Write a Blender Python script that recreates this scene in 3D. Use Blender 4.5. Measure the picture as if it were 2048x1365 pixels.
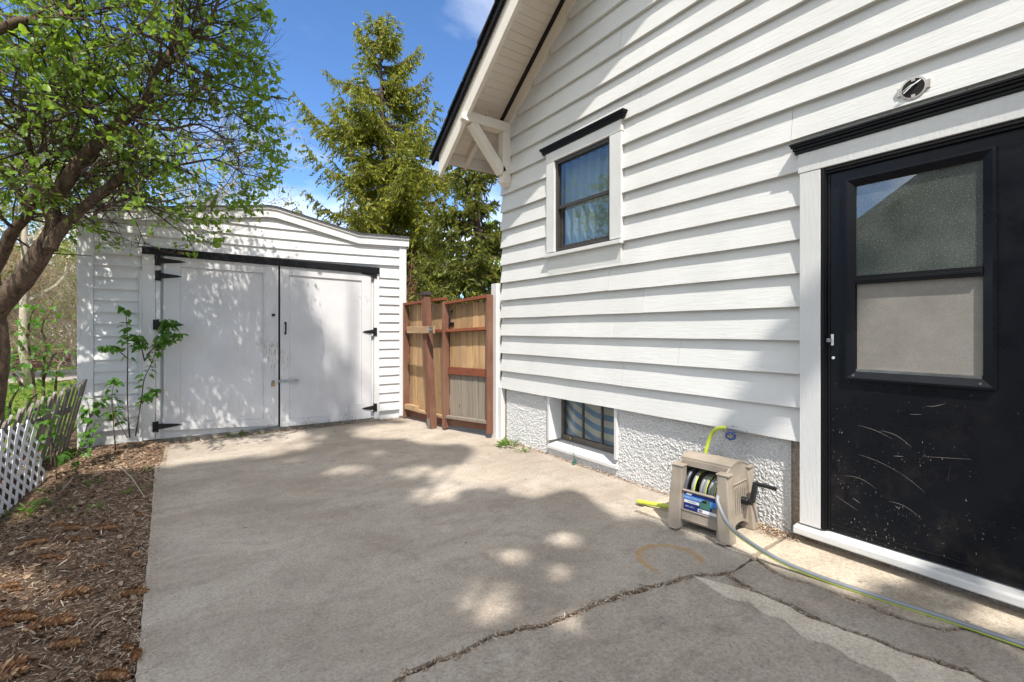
import bpy, bmesh, math, random
import numpy as np
from mathutils import Vector, Matrix, noise
from mathutils.geometry import delaunay_2d_cdt

for o in list(bpy.data.objects):
    bpy.data.objects.remove(o)
R = math.radians
rnd = random.Random(7)
nrs = np.random.RandomState(11)
SC = bpy.context.scene
COL = SC.collection

# ------------------------------------------------------------------ camera, sky, sun, exposure
CAMZ = 1.25
FPX = 962.0
A0 = R(34.5)
SA, CA = math.sin(A0), math.cos(A0)
cam = bpy.data.cameras.new("camera")
cam.sensor_width = 36
cam.lens = FPX / 2048 * 36
cam.shift_y = -21.5 / 2048
cam.clip_start = 0.03
cam.clip_end = 600
camo = bpy.data.objects.new("camera", cam)
camo.location = (0, 0, CAMZ)
camo.rotation_euler = (R(90), 0, -A0)
COL.objects.link(camo)
SC.camera = camo

SUND = Vector((1.0, 2.2, -3.6)).normalized()
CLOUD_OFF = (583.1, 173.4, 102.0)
world = bpy.data.worlds.new("World")
SC.world = world
world.use_nodes = True
wn = world.node_tree.nodes
wl_ = world.node_tree.links
bg = wn["Background"]
sky = wn.new("ShaderNodeTexSky")
sky.sky_type = 'NISHITA'
sky.sun_disc = False
sky.sun_elevation = math.asin(-SUND.z)
sky.sun_rotation = math.atan2(-SUND.x, -SUND.y) % (2 * math.pi)
sky.altitude = 1000
sky.air_density = 0.75
sky.dust_density = 0.2
sky.ozone_density = 4.0
hs = wn.new("ShaderNodeHueSaturation"); hs.inputs['Saturation'].default_value = 1.1; hs.inputs['Value'].default_value = 1.38
wl_.new(sky.outputs[0], hs.inputs['Color'])
# broken cloud: mostly clear blue with wisps in view, fuller cloud added out of view to lift ambient light (the door glass mirrors it)
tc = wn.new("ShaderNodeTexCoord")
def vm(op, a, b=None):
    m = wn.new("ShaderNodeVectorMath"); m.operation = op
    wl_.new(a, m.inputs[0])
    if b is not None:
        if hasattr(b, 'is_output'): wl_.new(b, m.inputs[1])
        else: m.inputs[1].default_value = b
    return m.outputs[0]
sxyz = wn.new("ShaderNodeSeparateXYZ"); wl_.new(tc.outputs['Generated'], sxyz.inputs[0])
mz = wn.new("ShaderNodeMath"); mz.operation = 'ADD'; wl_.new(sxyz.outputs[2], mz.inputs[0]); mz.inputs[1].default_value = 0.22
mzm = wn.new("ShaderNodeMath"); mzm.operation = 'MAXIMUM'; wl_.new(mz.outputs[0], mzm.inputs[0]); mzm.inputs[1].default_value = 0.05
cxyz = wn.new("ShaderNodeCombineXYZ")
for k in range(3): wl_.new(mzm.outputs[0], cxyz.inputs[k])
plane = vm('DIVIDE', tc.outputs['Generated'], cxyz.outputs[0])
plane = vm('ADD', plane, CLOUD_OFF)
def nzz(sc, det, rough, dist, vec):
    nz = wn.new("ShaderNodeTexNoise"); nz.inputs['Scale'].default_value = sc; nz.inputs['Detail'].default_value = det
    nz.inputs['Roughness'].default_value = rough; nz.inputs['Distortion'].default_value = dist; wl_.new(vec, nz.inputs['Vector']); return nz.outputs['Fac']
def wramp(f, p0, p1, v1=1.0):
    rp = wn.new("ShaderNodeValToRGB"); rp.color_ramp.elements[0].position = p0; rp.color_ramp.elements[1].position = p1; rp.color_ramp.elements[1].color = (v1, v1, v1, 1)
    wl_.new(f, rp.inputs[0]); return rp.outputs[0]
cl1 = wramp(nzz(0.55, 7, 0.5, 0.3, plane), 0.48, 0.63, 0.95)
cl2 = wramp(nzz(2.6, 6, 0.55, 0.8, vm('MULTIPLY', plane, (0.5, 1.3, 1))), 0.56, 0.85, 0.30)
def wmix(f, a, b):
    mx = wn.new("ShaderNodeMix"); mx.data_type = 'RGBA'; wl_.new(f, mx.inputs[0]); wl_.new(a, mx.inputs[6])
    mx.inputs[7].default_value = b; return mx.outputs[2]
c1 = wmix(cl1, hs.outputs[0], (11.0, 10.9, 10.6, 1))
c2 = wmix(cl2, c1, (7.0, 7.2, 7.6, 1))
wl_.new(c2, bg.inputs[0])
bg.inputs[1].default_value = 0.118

sun = bpy.data.lights.new("sun", 'SUN')
sun.energy = 3.6
sun.angle = R(0.53)
sun.color = (1.0, 0.95, 0.88)
suno = bpy.data.objects.new("sun", sun)
suno.rotation_euler = SUND.to_track_quat('-Z', 'Y').to_euler()
suno.location = (-5, -11, 18)
COL.objects.link(suno)
SC.view_settings.view_transform = 'Standard'
SC.view_settings.look = 'None'
SC.view_settings.gamma = 1
SC.view_settings.use_curve_mapping = False
SC.view_settings.exposure = 0.90

# ------------------------------------------------------------------ coordinates
def ray(px, py):
    rt = (px - 1024) / FPX
    return Vector((SA + rt * CA, CA - rt * SA, (661 - py) / FPX))
def atd(px, py, d):
    v = ray(px, py) * d
    return Vector((v.x, v.y, v.z + CAMZ))
def onX(px, py, X): return atd(px, py, X / ray(px, py).x)
def onY(px, py, Y): return atd(px, py, Y / ray(px, py).y)
def onZ(px, py, z=0.0): return atd(px, py, (z - CAMZ) / ray(px, py).z)

# ------------------------------------------------------------------ object helpers
WLOC = {}
def tag(o, label=None, cat=None, group=None, kind=None):
    if label: o['label'] = label
    if cat: o['category'] = cat
    if group: o['group'] = group
    if kind: o['kind'] = kind
    return o
def empty(name, loc, label=None, cat=None, group=None, kind=None, parent=None):
    o = bpy.data.objects.new(name, None)
    loc = Vector(loc)
    base = WLOC[parent.name] if parent else Vector((0, 0, 0))
    o.location = loc - base
    o.empty_display_size = 0.1
    COL.objects.link(o)
    if parent: o.parent = parent
    WLOC[o.name] = loc
    return tag(o, label, cat, group, kind)

class MB:
    def __init__(s): s.v = []; s.f = []
    def add(s, vs, fs):
        n = len(s.v)
        s.v.extend([tuple(p) for p in vs])
        s.f.extend([tuple(i + n for i in f) for f in fs])
        return s
    def hexa(s, p):   # 8 corners: bottom 0-3 ring, top 4-7 ring
        return s.add(p, [(3, 2, 1, 0), (4, 5, 6, 7), (0, 1, 5, 4), (1, 2, 6, 5), (2, 3, 7, 6), (3, 0, 4, 7)])
    def box(s, x0, x1, y0, y1, z0, z1):
        return s.hexa([(x0, y0, z0), (x1, y0, z0), (x1, y1, z0), (x0, y1, z0), (x0, y0, z1), (x1, y0, z1), (x1, y1, z1), (x0, y1, z1)])
    def beam(s, a, b, w, h, up=(0, 0, 1)):
        a = Vector(a); b = Vector(b)
        d = (b - a).normalized(); sd = d.cross(Vector(up)).normalized(); u = sd.cross(d).normalized()
        q = []
        for sx, sz in ((-1, -1), (1, -1), (1, 1), (-1, 1)):
            q.append(sd * (w / 2 * sx) + u * (h / 2 * sz))
        return s.hexa([a + q[0], a + q[1], b + q[1], b + q[0], a + q[3], a + q[2], b + q[2], b + q[3]])
    def tube(s, pts, rad, n=8, cap=True):
        pts = [Vector(p) for p in pts]
        m = len(pts)
        if m < 2: return s
        rs = rad if hasattr(rad, '__len__') else [rad] * m
        base = len(s.v)
        prev = None
        for i, p in enumerate(pts):
            d = (pts[min(i + 1, m - 1)] - pts[max(i - 1, 0)])
            if d.length < 1e-9: d = Vector((0, 0, 1))
            d.normalize()
            if prev is None:
                a = d.orthogonal().normalized()
            else:
                a = (prev - d * prev.dot(d))
                a = a.normalized() if a.length > 1e-6 else d.orthogonal().normalized()
            prev = a
            b = d.cross(a)
            for k in range(n):
                t = 2 * math.pi * k / n
                q = p + (a * math.cos(t) + b * math.sin(t)) * rs[i]
                s.v.append((q.x, q.y, q.z))
        for i in range(m - 1):
            for k in range(n):
                k2 = (k + 1) % n
                s.f.append((base + i * n + k, base + i * n + k2, base + (i + 1) * n + k2, base + (i + 1) * n + k))
        if cap and n > 3:
            s.f.append(tuple(base + k for k in reversed(range(n))))
            s.f.append(tuple(base + (m - 1) * n + k for k in range(n)))
        return s
    def poly(s, pts, z0, z1):   # vertical prism from xy outline
        n = len(pts)
        r = delaunay_2d_cdt([Vector(p) for p in pts], [(i, (i + 1) % n) for i in range(n)], [list(range(n))], 1, 1e-5)
        s.add([(p.x, p.y, z1) for p in r[0]], [f if (r[0][f[1]] - r[0][f[0]]).cross(r[0][f[2]] - r[0][f[0]]) > 0 else tuple(reversed(f)) for f in r[2]])
        return s.add([(p[0], p[1], z0) for p in pts] + [(p[0], p[1], z1) for p in pts], [(i, (i + 1) % n, n + (i + 1) % n, n + i) for i in range(n)])
        vs = [(p[0], p[1], z0) for p in pts] + [(p[0], p[1], z1) for p in pts]
        return s.add(vs, [tuple(reversed(range(n))), tuple(range(n, 2 * n))] + [(i, (i + 1) % n, n + (i + 1) % n, n + i) for i in range(n)])
    def prism(s, pts, off):     # planar outline (3D points) extruded by vector off
        n = len(pts); off = Vector(off)
        vs = [Vector(p) for p in pts] + [Vector(p) + off for p in pts]
        return s.add(vs, [tuple(reversed(range(n))), tuple(range(n, 2 * n))] + [(i, (i + 1) % n, n + (i + 1) % n, n + i) for i in range(n)])
    def build(s, name, mat, parent=None, smooth=False, bev=0, fix=True, **kw):
        V = np.array(s.v, dtype=float).reshape(-1, 3)
        mn = V.min(0); mxx = V.max(0)
        org = Vector(((mn[0] + mxx[0]) / 2, (mn[1] + mxx[1]) / 2, mn[2]))
        me = bpy.data.meshes.new(name)
        me.from_pydata((V - np.array(org)).tolist(), [], s.f)
        if fix:
            bm = bmesh.new(); bm.from_mesh(me)
            bmesh.ops.recalc_face_normals(bm, faces=bm.faces)
            bm.to_mesh(me); bm.free()
        if smooth:
            me.polygons.foreach_set('use_smooth', [True] * len(me.polygons))
        me.materials.append(mat)
        return link(name, me, org, parent, bev, **kw)

def link(name, me, org, parent=None, bev=0, label=None, cat=None, group=None, kind=None):
    o = bpy.data.objects.new(name, me)
    base = WLOC[parent.name] if parent else Vector((0, 0, 0))
    o.location = Vector(org) - base
    COL.objects.link(o)
    if parent: o.parent = parent
    WLOC[o.name] = Vector(org)
    if bev:
        m = o.modifiers.new("bevel", 'BEVEL'); m.width = bev; m.segments = 2; m.limit_method = 'ANGLE'; m.angle_limit = R(40)
    return tag(o, label, cat, group, kind)

def scatter(name, bv, bf, P, M, S, mat, parent=None, smooth=False, **kw):
    """many copies of a little shape joined in one mesh; P (n,3) M (n,3,3) S (n,) or (n,3)"""
    bv = np.array(bv, dtype=np.float32); n = len(P)
    S = np.asarray(S, dtype=np.float32)
    if S.ndim == 1: S = np.repeat(S[:, None], 3, 1)
    V = np.einsum('nij,nkj->nki', M, bv[None] * S[:, None, :]) + P[:, None, :]
    V = V.reshape(-1, 3)
    org = np.array([V[:, 0].mean(), V[:, 1].mean(), V[:, 2].min()])
    V = V - org
    nv = len(bv)
    loops = []; starts = []; tot = []
    c = 0
    for f in bf:
        loops += list(f); starts.append(c); tot.append(len(f)); c += len(f)
    loops = np.array(loops); L = (loops[None] + (np.arange(n) * nv)[:, None]).ravel()
    ST = (np.array(starts)[None] + (np.arange(n) * c)[:, None]).ravel()
    TT = np.tile(np.array(tot), n)
    me = bpy.data.meshes.new(name)
    me.vertices.add(len(V)); me.vertices.foreach_set('co', V.astype(np.float32).ravel())
    me.loops.add(len(L)); me.loops.foreach_set('vertex_index', L.astype(np.int32))
    me.polygons.add(len(ST)); me.polygons.foreach_set('loop_start', ST.astype(np.int32)); me.polygons.foreach_set('loop_total', TT.astype(np.int32))
    if smooth: me.polygons.foreach_set('use_smooth', np.ones(len(ST), dtype=bool))
    me.update(calc_edges=True)
    me.materials.append(mat)
    return link(name, me, Vector(org), parent, 0, **kw)

def rotmats(n, fwd=None, jitter=1.0, rs=nrs):
    """rotation matrices whose +Y axis follows fwd (n,3) with jitter, random roll"""
    d = rs.normal(size=(n, 3)) * jitter
    if fwd is not None: d = d + fwd
    d /= np.linalg.norm(d, axis=1, keepdims=True) + 1e-9
    a = rs.normal(size=(n, 3)); a -= (a * d).sum(1, keepdims=True) * d
    a /= np.linalg.norm(a, axis=1, keepdims=True) + 1e-9
    c = np.cross(a, d)
    return np.stack([a, d, c], axis=2)
def flatmats(n, tilt=0.25, rs=nrs):
    """lying roughly flat, random heading"""
    t = rs.uniform(0, 2 * np.pi, n)
    d = np.stack([np.cos(t), np.sin(t), rs.normal(0, tilt, n)], 1); d /= np.linalg.norm(d, axis=1, keepdims=True)
    u = np.stack([rs.normal(0, tilt, n), rs.normal(0, tilt, n), np.ones(n)], 1)
    a = np.cross(d, u); a /= np.linalg.norm(a, axis=1, keepdims=True)
    c = np.cross(a, d)
    return np.stack([a, d, c], axis=2)

# ------------------------------------------------------------------ materials
class NT:
    def __init__(s, name):
        s.m = bpy.data.materials.new(name); s.m.use_nodes = True
        s.n = s.m.node_tree.nodes; s.l = s.m.node_tree.links
        s.b = s.n["Principled BSDF"]; s.out = s.n["Material Output"]
        g = s.n.new("ShaderNodeNewGeometry"); s.pos = g.outputs['Position']; s.isl = g.outputs['Random Per Island']; s.nor = g.outputs['True Normal']
    def mapping(s, sc, rot=(0, 0, 0), loc=(0, 0, 0), vec=None):
        m = s.n.new("ShaderNodeMapping"); m.inputs['Scale'].default_value = sc; m.inputs['Rotation'].default_value = rot; m.inputs['Location'].default_value = loc
        s.l.new(vec or s.pos, m.inputs[0]); return m.outputs[0]
    def noise(s, scale, detail=5, rough=0.55, vec=None, dist=0):
        t = s.n.new("ShaderNodeTexNoise"); t.inputs['Scale'].default_value = scale; t.inputs['Detail'].default_value = detail
        t.inputs['Roughness'].default_value = rough; t.inputs['Distortion'].default_value = dist
        s.l.new(vec or s.pos, t.inputs['Vector']); return t.outputs['Fac']
    def ramp(s, fac, stops):
        r = s.n.new("ShaderNodeValToRGB"); e = r.color_ramp.elements
        while len(e) < len(stops): e.new(0.5)
        for i, (p, c) in enumerate(stops):
            e[i].position = p; c = (c, c, c) if not hasattr(c, '__len__') else c; e[i].color = (*c, 1)
        s.l.new(fac, r.inputs[0]); return r.outputs[0]
    def mix(s, fac, a, b, mode='MIX'):
        m = s.n.new("ShaderNodeMix"); m.data_type = 'RGBA'; m.blend_type = mode
        for k, x in ((0, fac), (6, a), (7, b)):
            if hasattr(x, 'links') or hasattr(x, 'is_output'): s.l.new(x, m.inputs[k])
            elif k == 0: m.inputs[0].default_value = x
            else: m.inputs[k].default_value = (*x, 1)
        return m.outputs[2]
    def math(s, op, a, b=0.0, c=None):
        m = s.n.new("ShaderNodeMath"); m.operation = op
        for k, x in ((0, a), (1, b), (2, c)):
            if x is None: continue
            if hasattr(x, 'is_output'): s.l.new(x, m.inputs[k])
            else: m.inputs[k].default_value = x
        return m.outputs[0]
    def color(s, c):
        if hasattr(c, 'is_output'): s.l.new(c, s.b.inputs['Base Color'])
        else: s.b.inputs['Base Color'].default_value = (*c, 1)
    def bump(s, h, strength=0.3, dist=0.01):
        b = s.n.new("ShaderNodeBump"); b.inputs['Strength'].default_value = strength; b.inputs['Distance'].default_value = dist
        s.l.new(h, b.inputs['Height']); s.l.new(b.outputs[0], s.b.inputs['Normal'])
    def set(s, rough=0.6, metal=0, spec=0.5):
        s.b.inputs['Roughness'].default_value = rough; s.b.inputs['Metallic'].default_value = metal
        s.b.inputs['Specular IOR Level'].default_value = spec
        return s.m
    def objrand(s):
        o = s.n.new("ShaderNodeObjectInfo"); return o.outputs['Random']

def simple(name, c, rough=0.5, metal=0, var=0.12, scale=14, bump=0.1, bscale=90, spec=0.5):
    t = NT(name)
    c2 = tuple(x * (1 - var * 2) for x in c)
    t.color(t.ramp(t.noise(scale, 6), [(0.3, c2), (0.7, c)]))
    if bump: t.bump(t.noise(bscale, 4), bump, 0.004)
    return t.set(rough, metal, spec)

def painted(name, c, along, peel=0.62, dirt=0.12, rough=0.55, low=None):
    t = NT(name)
    sc = {'X': (1.2, 14, 14), 'Y': (14, 1.2, 14), 'Z': (14, 14, 1.2)}[along]
    v = t.mapping(sc)
    base = t.ramp(t.noise(2.2, 6), [(0.3, tuple(x * (1 - dirt) for x in c)), (0.7, c)])
    base = t.mix(t.math('MULTIPLY', t.objrand(), 0.26), base, tuple(x * 0.8 for x in c))
    grain = t.noise(5, 8, 0.65, v)
    base = t.mix(t.ramp(grain, [(0.32, 0.30), (0.48, 0)]), base, tuple(x * 0.8 for x in (c[0], c[1] * 0.98, c[2] * 0.94)))
    pn = t.math('MULTIPLY', t.noise(9, 8, 0.75, v), t.noise(1.3, 3))
    if low:
        sz = t.n.new("ShaderNodeSeparateXYZ"); t.l.new(t.pos, sz.inputs[0])
        pn = t.math('ADD', pn, t.ramp(sz.outputs[2], [(0.0, low), (0.45, 0.0)]))
    pk = t.ramp(pn, [(peel * 0.66, 0), (peel * 0.66 + 0.012, 1)])
    base = t.mix(pk, base, (0.33, 0.29, 0.24))
    t.color(base)
    h = t.math('SUBTRACT', t.math('ADD', grain, t.math('MULTIPLY', t.noise(60, 3), 0.35)), t.math('MULTIPLY', pk, 0.8))
    t.bump(h, 0.42, 0.005)
    return t.set(rough)

def wood(name, c1, c2, along, rough=0.75, knots=True, gray=None, objvar=0.35):
    t = NT(name)
    sc = {'X': (1.0, 22, 22), 'Y': (22, 1.0, 22), 'Z': (22, 22, 1.0)}[along]
    r = t.objrand()
    m = t.n.new("ShaderNodeVectorMath"); m.operation = 'ADD'
    cmb = t.n.new("ShaderNodeCombineXYZ")
    for k in range(3): t.l.new(t.math('MULTIPLY', r, 37.0 + k), cmb.inputs[k])
    t.l.new(t.pos, m.inputs[0]); t.l.new(cmb.outputs[0], m.inputs[1])
    v = t.mapping(sc, vec=m.outputs[0])
    g = t.noise(1.6, 7, 0.6, v, 0.8)
    base = t.ramp(g, [(0.3, c2), (0.62, c1)])
    base = t.mix(t.math('MULTIPLY', r, objvar), base, tuple(x * 0.6 for x in c2))
    if gray:
        gz = t.noise(1.7, 4, 0.6, m.outputs[0])
        base = t.mix(t.ramp(gz, [(0.45, 0.0), (0.62, 0.8)]), base, gray)
    if knots:
        w = t.n.new("ShaderNodeTexVoronoi"); w.inputs['Scale'].default_value = 3.2
        t.l.new(t.mapping({'X': (1, 2, 2), 'Y': (2, 1, 2), 'Z': (2, 2, 1)}[along], vec=m.outputs[0]), w.inputs['Vector'])
        base = t.mix(t.ramp(w.outputs['Distance'], [(0.05, 0.9), (0.1, 0.0)]), base, tuple(x * 0.35 for x in c2))
    t.color(base)
    t.bump(g, 0.5, 0.004)
    return t.set(rough)

def leafmat(name, c, ct, cold=None, frac=0.0):
    t = NT(name)
    col = t.ramp(t.isl, [(0.0, tuple(x * 0.45 for x in c)), (0.45, c), (1.0, (c[0] * 1.7, c[1] * 1.4, c[2] * 1.1))])
    if cold: col = t.mix(t.ramp(t.isl, [(1 - frac, 0), (1 - frac + 0.01, 1)]), col, cold)
    t.color(col); t.set(0.42, 0, 0.4)
    tr = t.n.new("ShaderNodeBsdfTranslucent")
    colt = t.ramp(t.isl, [(0.0, tuple(x * 0.7 for x in ct)), (1.0, ct)])
    t.l.new(colt, tr.inputs[0])
    ms = t.n.new("ShaderNodeMixShader"); ms.inputs[0].default_value = 0.45
    t.l.new(t.b.outputs[0], ms.inputs[1]); t.l.new(tr.outputs[0], ms.inputs[2]); t.l.new(ms.outputs[0], t.out.inputs[0])
    return t.m

def barkmat(name, c1, c2, scale=9):
    t = NT(name)
    v = t.mapping((2.2, 2.2, 0.5))
    g = t.noise(scale, 8, 0.7, v, 1.2)
    t.color(t.ramp(g, [(0.35, c2), (0.65, c1)]))
    t.bump(g, 1.0, 0.02)
    return t.set(0.9, 0, 0.2)

M = {}
M['siding'] = painted('siding_paint', (0.70, 0.695, 0.665), 'Y', 0.66)
M['trim'] = painted('trim_paint', (0.72, 0.715, 0.69), 'Z', 0.68)
M['cream'] = painted('eave_paint', (0.80, 0.73, 0.62), 'X', 0.64, 0.08)
M['shed'] = painted('shed_paint', (0.74, 0.735, 0.72), 'X', 0.61, low=0.06)
M['shedv'] = painted('shed_trim_paint', (0.74, 0.735, 0.72), 'Z', 0.60, low=0.10)
M['sheddoor'] = painted('shed_door_paint', (0.70, 0.69, 0.69), 'Z', 0.60, 0.18, low=0.12)
M['black'] = simple('black_paint', (0.007, 0.007, 0.008), 0.5, var=0.2, bump=0.2, spec=0.25)
M['iron'] = simple('black_iron', (0.015, 0.015, 0.015), 0.55, 0.3, var=0.3)
M['bronze'] = simple('bronze_frame', (0.055, 0.047, 0.042), 0.4, var=0.15)
M['bronze2'] = simple('basement_frame', (0.11, 0.095, 0.08), 0.6, var=0.2)
M['zinc'] = simple('zinc', (0.42, 0.42, 0.41), 0.35, 0.9, var=0.2)
M['brass'] = simple('brass', (0.55, 0.34, 0.15), 0.35, 0.9, var=0.2)
M['plastic'] = simple('taupe_plastic', (0.37, 0.31, 0.245), 0.45, var=0.14, scale=9, bump=0.05)
M['blackplastic'] = simple('black_plastic', (0.012, 0.012, 0.013), 0.28, var=0.1, bump=0)
M['hosegrey'] = simple('grey_hose', (0.25, 0.26, 0.27), 0.38, var=0.08, bump=0)
M['hosedark'] = simple('dark_grey_hose', (0.07, 0.075, 0.085), 0.35, var=0.05, bump=0)
M['hoseyel'] = simple('yellow_green_hose', (0.52, 0.62, 0.06), 0.4, var=0.1, bump=0)
M['white'] = simple('white_plastic', (0.8, 0.8, 0.8), 0.4, var=0.05, bump=0)
M['void'] = simple('painted_dark', (0.012, 0.011, 0.010), 0.9, var=0.1, bump=0)  # near-black colour put in for shade inside hollows; also used as black print
M['blue'] = simple('print_navy', (0.01, 0.025, 0.16), 0.35, var=0.02, bump=0)
M['lblue'] = simple('print_sky_blue', (0.06, 0.24, 0.62), 0.35, var=0.02, bump=0)
M['green'] = simple('print_green', (0.06, 0.18, 0.13), 0.35, var=0.1, bump=0)
M['wheelblue'] = simple('blue_enamel', (0.03, 0.07, 0.25), 0.3, 0.2, bump=0)
M['cedar'] = wood('cedar_planks', (0.56, 0.36, 0.18), (0.33, 0.19, 0.085), 'Z', gray=(0.34, 0.22, 0.12), objvar=0.75)
M['cedargrey'] = wood('weathered_cedar', (0.30, 0.25, 0.19), (0.19, 0.16, 0.13), 'Z')
M['redstain'] = wood('red_stained_wood', (0.235, 0.10, 0.058), (0.12, 0.05, 0.03), 'Z', knots=False, gray=(0.22, 0.12, 0.075), objvar=0.3)
M['redrail'] = wood('red_stained_rail', (0.29, 0.08, 0.035), (0.16, 0.045, 0.02), 'Y', knots=False, objvar=0.4)
M['rawwood'] = wood('bare_board', (0.45, 0.30, 0.17), (0.30, 0.19, 0.10), 'Y')
M['picket'] = wood('weathered_picket', (0.36, 0.33, 0.29), (0.15, 0.125, 0.10), 'Z', objvar=0.6)
M['lattice'] = simple('lattice_vinyl', (0.78, 0.78, 0.80), 0.4, var=0.05, bump=0)
M['shingle'] = simple('dark_shingles', (0.02, 0.019, 0.02), 0.9, var=0.35, scale=30, bump=0.8, bscale=160)
M['shedroof'] = simple('grey_roofing', (0.10, 0.10, 0.10), 0.9, var=0.35, scale=20, bump=0.8, bscale=120)
M['bark'] = barkmat('lilac_bark', (0.22, 0.155, 0.11), (0.055, 0.038, 0.027))
M['twig'] = barkmat('twig_bark', (0.14, 0.10, 0.075), (0.06, 0.045, 0.035))
M['twigpale'] = barkmat('pale_twigs', (0.55, 0.48, 0.38), (0.30, 0.25, 0.19))
M['sprucebark'] = barkmat('spruce_bark', (0.13, 0.09, 0.065), (0.05, 0.036, 0.028))
M['leaf'] = leafmat('lilac_leaf', (0.12, 0.215, 0.026), (0.42, 0.62, 0.05))
M['leafdark'] = leafmat('sapling_leaf', (0.055, 0.15, 0.025), (0.16, 0.36, 0.03))
M['leafyel'] = leafmat('spring_leaf', (0.19, 0.26, 0.05), (0.42, 0.5, 0.08))
M['leaftan'] = leafmat('dry_leaf', (0.40, 0.25, 0.10), (0.5, 0.3, 0.1))
M['weed'] = leafmat('weed_leaf', (0.09, 0.19, 0.03), (0.25, 0.42, 0.04))
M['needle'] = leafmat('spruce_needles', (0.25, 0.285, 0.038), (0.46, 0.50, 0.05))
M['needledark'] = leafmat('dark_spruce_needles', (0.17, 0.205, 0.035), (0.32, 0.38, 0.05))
M['needlebrown'] = leafmat('brown_spruce_cones', (0.20, 0.10, 0.03), (0.2, 0.1, 0.02))
M['grass'] = leafmat('grass_blades', (0.14, 0.23, 0.03), (0.36, 0.46, 0.05))

def litter_mat():
    t = NT('litter')
    t.color(t.ramp(t.isl, [(0.0, (0.06, 0.035, 0.02)), (0.25, (0.17, 0.105, 0.062)), (0.5, (0.31, 0.20, 0.13)), (0.75, (0.50, 0.38, 0.26)), (1.0, (0.74, 0.64, 0.50))]))
    return t.set(0.7)
M['litter'] = litter_mat()
def deadleaf_mat():
    t = NT('dead_leaf')
    t.color(t.ramp(t.isl, [(0.0, (0.06, 0.03, 0.016)), (0.5, (0.17, 0.09, 0.05)), (0.9, (0.30, 0.19, 0.11)), (1.0, (0.45, 0.34, 0.22))]))
    return t.set(0.7)
M['deadleaf'] = deadleaf_mat()
def soil_mat():
    t = NT('needle_soil')
    a = t.ramp(t.noise(26, 9, 0.75), [(0.3, (0.045, 0.028, 0.017)), (0.48, (0.17, 0.105, 0.065)), (0.66, (0.34, 0.23, 0.15))])
    t.color(a); t.bump(t.noise(90, 6, 0.8), 1.0, 0.02)
    return t.set(0.95, 0, 0.2)
M['soil'] = soil_mat()
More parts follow.
